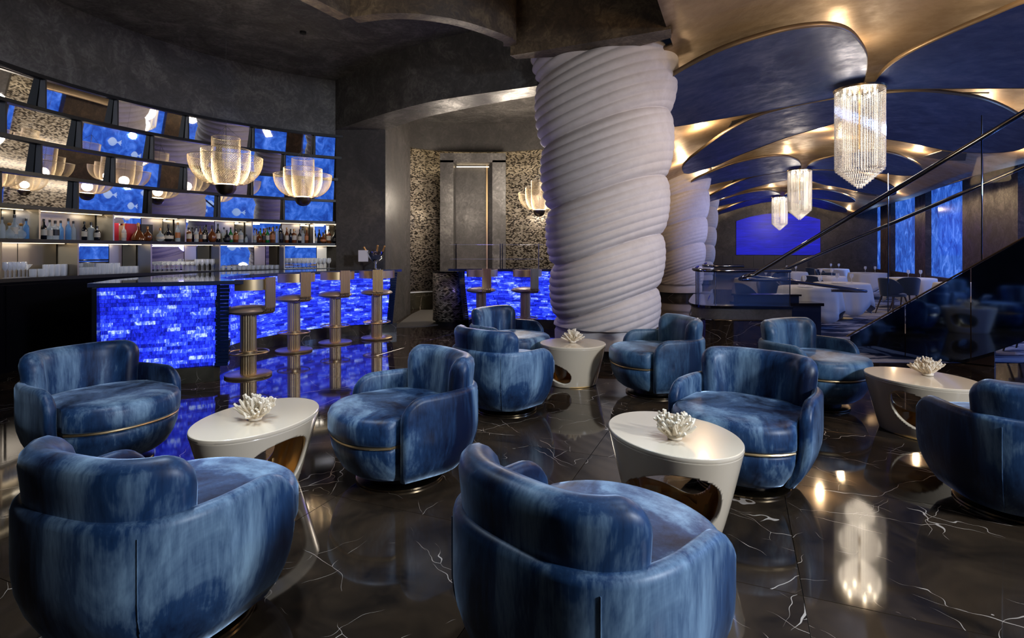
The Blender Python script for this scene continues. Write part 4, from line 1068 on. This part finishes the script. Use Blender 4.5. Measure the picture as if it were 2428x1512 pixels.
for (a, b, kd, n, where_) in [(12, 54, 'wine glass', 5, 'lower left bay'), (64, 66, 'martini glass', 1, 'lower left bay'), (78, 98, 'tumbler', 2, 'beside the martini glass'), (108, 150, 'highball glass', 4, 'right of lower left bay'),
                              (192, 226, 'tumbler', 4, 'left of second lower bay'), (234, 276, 'highball glass', 5, 'middle of second lower bay'), (284, 318, 'tumbler', 4, 'right of second lower bay'),
                              (366, 455, 'coupe glass', 9, 'below the red case'), (466, 502, 'wine glass', 4, 'right of the coupes'),
                              (528, 568, 'tumbler', 4, 'left of fourth lower bay'), (578, 655, 'tumbler', 8, 'right of fourth lower bay'), (680, 778, 'wine glass', 11, 'lower bay nearest the pier')]:
    for k in range(n):
        for row in range(2 if n > 2 else 1):
            px = a + (b - a) * k / max(1, n - 1) + row * 3; p = ang_of(px, R0 + .07 + .11 * row)
            sc = .72 if (a in (528, 578)) else 1.0
            rw_ = '' if n == 1 else ', %s in the %s row' % (ordn[k], 'back' if row else 'front')
            lbl = 'clear %s%s, %s' % (kd, rw_, where_)
            glassware(kd, (p.x, p.y, ZS[0] + .023), lbl, 'bar glasses ' + where_, sc)

# champagne bucket on the bar end
cb = empty('champagne_bucket', (-2.42, 9.72, 1.10)); tag(cb, 'polished silver champagne bucket on the right end of the bar', 'bucket')
MB().lathe([(.09, 0), (.095, .006), (.02, .02), (.016, .10), (.05, .13), (.12, .19), (.155, .26), (.165, .31), (.158, .31), (.145, .26), (.05, .145), (.02, .14)], 40, cap=False).build('bowl', simple('silver', (.75, .78, .85), .08, 1.0), cb)
MB().lathe([(.13, -.003), (.13, .003)], 30).build('mat', M['steel'], cb)
for k, (dx, dy, tl, lb) in enumerate([(-.08, 0, -.55, 'leaning left'), (.0, .04, .12, 'standing in the middle'), (.08, 0, .35, 'leaning right')]):
    b = empty('champagne_bottle', (-2.42 + dx, 9.72 + dy, 1.28)); b.rotation_euler = (0, tl, 0); tag(b, 'gold-foiled champagne bottle %s in the silver bucket' % lb, 'bottle', 'champagne bottles in the bucket')
    MB().lathe([(.03, 0), (.036, .01), (.036, .05), (.016, .12)], 18).build('glass_body', M['greenbottle'], b); MB().lathe([(.017, .11), (.015, .22), (.019, .225), (.019, .24), (.014, .25)], 18).build('foil', M['cap_gold'], b)
nb = MB().box((0, 0, 0), (.17, .012, .20)).build('napkin', M['napkin'], None, False); nb.location = (-2.61, 9.62, 1.335); tag(nb, 'folded white napkin hung over the left rim of the champagne bucket', 'napkin')

# ---------------------------------------------------------------- stair with mirrored side, glass balustrade and rails
stc = empty('staircase', (0, 0, 0)); tag(stc, 'staircase rising to the right with mirrored side and dark rails', 'staircase')
SA, SD = V(4.75, 7.7, 0), V(1.55, -1.4, 0)
def sp_(s, z=0): p = SA + SD * s; return V(p.x, p.y, z)
nS = SD.normalized(); aw = V(-nS.y, nS.x, 0)          # away from the lounge
if aw.y < 0: aw = -aw
facets = [(0.0, .18, .02, .02), (.0, .0, 0, 0)]
def panel(pts, mat, name, th=.03, lean=0):
    fr = [p for p in pts]; bk = [p + aw * th for p in pts]; m = len(fr)
    return MB().add(fr + bk, [tuple(range(m)), tuple(range(2 * m - 1, m - 1, -1))] + [(i, m + i, m + (i + 1) % m, (i + 1) % m) for i in range(m)]).build(name, mat, stc, False)
def ztop_(s): return .22 + 1.58 * s
segs = [(0.0, .30), (.305, .62), (.625, .95), (.955, 1.5)]
for i, (a, b) in enumerate(segs):
    def zb_(s): return 0.0 if s < .5 else (s - .5) ** 1.3 * 1.35
    tw = .0 + [0, .045, -.02, .03][i]
    pts = [sp_(a + (b - a) * k / 6, zb_(a + (b - a) * k / 6)) for k in range(7)] + [sp_(b, ztop_(b)), sp_(a, ztop_(a))]
    panel(pts, M['mirror_dark'], 'mirror_side_panel')
MB().tube([sp_(-.02, .22), sp_(1.5, ztop_(1.5))], .012, 6).build('top_trim', M['brass_dark'], stc)
for k in range(11):
    s = .10 + k * .125; z = .17 * (k + 1) * .9
    if z > ztop_(s) - .05: z = ztop_(s) - .05
    c = sp_(s + .06) + aw * .68; MB().box((c.x, c.y, z / 2 + .01 if k < 5 else z - .12), (.28, 1.2, z if k < 5 else .24), math.atan2(nS.y, nS.x)).build('step', M['wood_dark'], stc, False)
def rail(pts, r=.028, name='handrail', mat='steel'): return MB().tube(spline(pts, 5) if len(pts) > 2 else pts, r, 10).build(name, M[mat], stc)
r0 = sp_(-.617, 1.06); r1 = sp_(1.3, 1.07 + 1.917 * 1.36)
rail([r0, r1], .032)
rail([r0, r0 + V(-.13, .05, -.04), r0 + V(-.13, .25, -.09), r0 + V(.1, .42, -.11), r0 + V(.62, .5, -.12)])
f0 = sp_(-.617, 1.05) + aw * 1.1; f1 = sp_(1.3, 1.07 + 1.917 * 1.0) + aw * 1.1
rail([f0, f1], .028); rail([r0 + V(.15, .5, -.05), f0 + V(1.15, -.3, -.27), f0 + V(1.3, -.2, -.30), f0 + V(.9, -.05, -.30)], .026)
pg = [sp_(.02, ztop_(.02)), sp_(1.3, ztop_(1.3)), sp_(1.3, 1.07 + 1.917 * 1.36 + .28), sp_(-.45, 1.07 + .167 * 1.36 + .22), sp_(-.45, .55), sp_(-.02, .3)]
cuts = [-.42, .22, .68, 1.3]
for a, b in zip(cuts[:-1], cuts[1:]):
    zr = lambda s: 1.07 + (s + .617) * 1.36 + .26
    lo = lambda s: ztop_(s) if s >= 0 else .52 - .3 * (s + .42) / .42
    fr = [sp_(a, max(lo(a), .2)), sp_(b - .008, lo(b)), sp_(b - .008, zr(b)), sp_(a, zr(a))]
    panel(fr, M['glass_b'] if 'glass_b' in M else M.setdefault('glass_b', N('balustrade_glass').set(base=(.05, .08, .2), rough=.01, alpha=.035, spec=.6).m), 'glass_panel', .012)
    MB().tube([fr[1], fr[2]], .008, 6).build('panel_edge', M['steel'], stc)

# hostess wall: curved low wall with glass and rails
hw = empty('balustrade', (0, 0, 0)); tag(hw, 'curved low marble wall with blue glass and polished rails', 'balustrade')
hp = resample(spline([(4.5, 8.80), (3.9, 8.86), (3.45, 8.9), (3.2, 8.98), (3.08, 9.2), (3.12, 9.6), (3.4, 10.4), (3.8, 11.4)], 6), 46)
MB().strip(hp, offset(hp, -.25), 0, .30).build('plinth', M['marble'], hw); MB().strip(offset(hp, -.02), offset(hp, -.25), .30, .49).build('wall', M['plaster_wall'], hw)
MB().strip(offset(hp, .02), offset(hp, -.30), .49, .53).build('cap', M['blackgloss'], hw)
MB().tube([p + V(0, 0, .30) for p in offset(hp, .005)], .014, 8).build('steel_band', M['steel'], hw)
cuts2 = [0, 14, 20, 26, 36, 46]
for a, b in zip(cuts2[:-1], cuts2[1:]):
    sg = offset(hp, -.10)[a:b + 1]; MB().strip(sg, offset(sg, -.012), .53, 1.08).build('glass_panel', M['glass_blue'], hw)
    MB().tube([V(sg[0].x, sg[0].y, .53), V(sg[0].x, sg[0].y, 1.1)], .008, 6).build('post', M['steel'], hw)
MB().tube([p + V(0, 0, 1.10) for p in offset(hp, -.06)], .028, 10).build('handrail', M['steel'], hw)
MB().tube([p + V(0, 0, 1.17) for p in offset(hp, -.22)][8:], .022, 10).build('handrail', M['steel'], hw)
bp = empty('stepped_bench', (4.5, 9.35, 0)); tag(bp, 'navy stepped bench behind the low marble wall', 'bench')
MB().box((0, 0, .25), (1.35, .34, .50)).build('body', M['navy_panel'], bp, False); MB().box((0, 0, .525), (1.42, .40, .05)).build('top', M['blackgloss'], bp, False)
MB().box((-.12, .10, .60), (1.05, .16, .10)).build('riser', M['navy_panel'], bp, False); MB().box((-.12, .10, .665), (1.12, .20, .03)).build('top', M['blackgloss'], bp, False)

# ---------------------------------------------------------------- dining tables, chairs, glasses
def make_dtable():
    r = empty('dining_table', (0, 0, 0))
    MB().lathe([(.5, .715), (.5, .74)], 40).build('tabletop', M['wood_dark'], r); MB().lathe([(.22, 0), (.22, .02), (.04, .04), (.04, .715)], 20).build('pedestal', M['brass_dark'], r)
    return r
def make_cloth(seed):
    rnd = random.Random(seed); vs = []; fs = []; n = 96; ph = rnd.uniform(0, 6)
    rows = [(.02, .752, 0), (.25, .752, 0), (.49, .752, 0), (.515, .745, 0), (.525, .70, .12), (.54, .60, .35), (.55, .48, .6), (.56, .34, .85), (.57, .20, 1.0)]
    for (rr, z, w_) in rows:
        for k in range(n):
            t = 2 * PI * k / n; fold = math.sin(9 * t + ph) * .6 + math.sin(14 * t + 2 * ph) * .4; cor = abs(math.cos(2 * t + ph))
            R = rr + w_ * .035 * fold; zz = z + w_ * .14 * (1 - cor) - w_ * .10 * cor ** 3 * .8 if w_ else z
            vs.append(V(R * math.cos(t), R * math.sin(t), zz))
    m = len(rows)
    for i in range(m - 1):
        for k in range(n): fs.append((i * n + k, i * n + (k + 1) % n, (i + 1) * n + (k + 1) % n, (i + 1) * n + k))
    fs.append(tuple(range(n)))
    o = mesh_obj('tablecloth', vs, fs, M['cloth']); md = o.modifiers.new('s', 'SOLIDIFY'); md.thickness = .004; return o
def make_dchair():
    r = empty('dining_chair', (0, 0, 0)); pts = [V(.26 * math.sin(R_(a)), -.25 * math.cos(R_(a)), 0) for a in range(-88, 89, 8)]
    n = len(pts); rings = []
    inn = offset(pts, .035)
    for i, (p, q) in enumerate(zip(pts, inn)):
        e = abs(i - (n - 1) / 2) / ((n - 1) / 2); zt = .82 - .22 * e ** 3; z0 = .44 + .06 * e ** 2
        rings.append([V(p.x, p.y, z0), V(p.x * 1.06, p.y * 1.1, (z0 + zt) / 2), V(p.x * 1.1, p.y * 1.18, zt - .01), V((p.x + q.x) / 2 * 1.1, (p.y + q.y) / 2 * 1.18, zt), V(q.x * 1.08, q.y * 1.16, zt - .01), V(q.x, q.y, z0)])
    MB().loft(rings).build('backrest', M['navy'], r)
    MB().lathe([(.8, .40), (.98, .405), (1.0, .43), (.98, .46), (.85, .475), (.1, .48)], 32, sx=.25, sy=.25).build('seat', M['navy'], r)
    for sx in (-1, 1):
        for sy in (-1, 1): MB().tube([V(.15 * sx, .15 * sy, .40), V(.23 * sx, .24 * sy, 0)], .015, 8, rad=[.019, .011]).build('leg', M['wood_dark'], r)
    return r
dt0 = make_dtable(); dc0 = make_dchair()
dts = [(5.6, 10.35, 'behind the low marble wall, nearest the lounge'), (6.9, 11.5, 'nearest the staircase with long hanging corners'), (6.0, 13.4, 'left of the hall, behind the nearest cloth'), (8.3, 14.6, 'in the middle of the hall with two wine glasses'),
       (9.9, 13.6, 'just left of the staircase mirror beside blue windows'), (8.9, 17.6, 'toward the back left of the hall'), (10.9, 16.8, 'before the second blue window'), (12.0, 20.5, 'farthest away near the dark pier'), (9.4, 11.4, 'right of the glass edge, below the widest blue window')]
for i, (x, y, lb) in enumerate(dts):
    o = dt0 if i == 0 else copy_tree(dt0); o.location = (x, y, 0); o.rotation_euler = (0, 0, i); tag(o, 'round dining table under white cloth ' + lb, 'table', 'round dining tables')
    c = make_cloth(i); c.location = (x, y, 0); c.rotation_euler = (0, 0, i * .8 + (2.6 if i < 2 else 0)); tag(c, 'white tablecloth on the table ' + lb, 'tablecloth', 'white tablecloths')
    for k in range(2):
        glassware('wine glass', (x + .16 - .26 * k, y - .1 + .06 * k, .754), ('left' if k else 'right') + ' wine glass on table ' + lb, 'wine glasses on the dining tables', 1.05)
    pl_ = MB().lathe([(.05, 0), (.13, .008), (.135, .012), (.02, .006)], 28).build('plate', M['cloth']) if i == 0 else pl0.copy()
    if i: COL.objects.link(pl_)
    pl0 = pl_; pl_.location = (x - .2, y - .25, .754); tag(pl_, 'plate on the white cloth ' + lb, 'plate', 'plates on the dining tables')
dcs = [(4.55, 10.45, 5, 'behind the blue glass of the low wall, left'), (5.35, 11.3, 275, 'behind the blue glass of the low wall, right'), (6.3, 12.35, 290, 'between the two nearest tables'), (7.45, 13.4, 20, 'with its back to the nearest hall tables'), (8.55, 12.3, 10, 'front one by the glass edge, winged back'),
       (9.15, 12.75, 80, 'seen from behind by the widest blue window'), (8.95, 15.5, 60, 'in the middle of the hall'), (8.2, 16.9, 200, 'half hidden behind the middle tables'), (10.2, 17.9, 300, 'in front of the second blue window'), (10.9, 19.8, 20, 'near the dark pier at the back'), (7.3, 7.7, 120, 'below the underside of the stair at the right edge')]
for i, (x, y, a, lb) in enumerate(dcs):
    o = dc0 if i == 0 else copy_tree(dc0); o.location = (x, y, 0.006); o.rotation_euler = (0, 0, R_(a - 90)); tag(o, 'navy rounded dining chair ' + lb, 'chair', 'navy dining chairs')
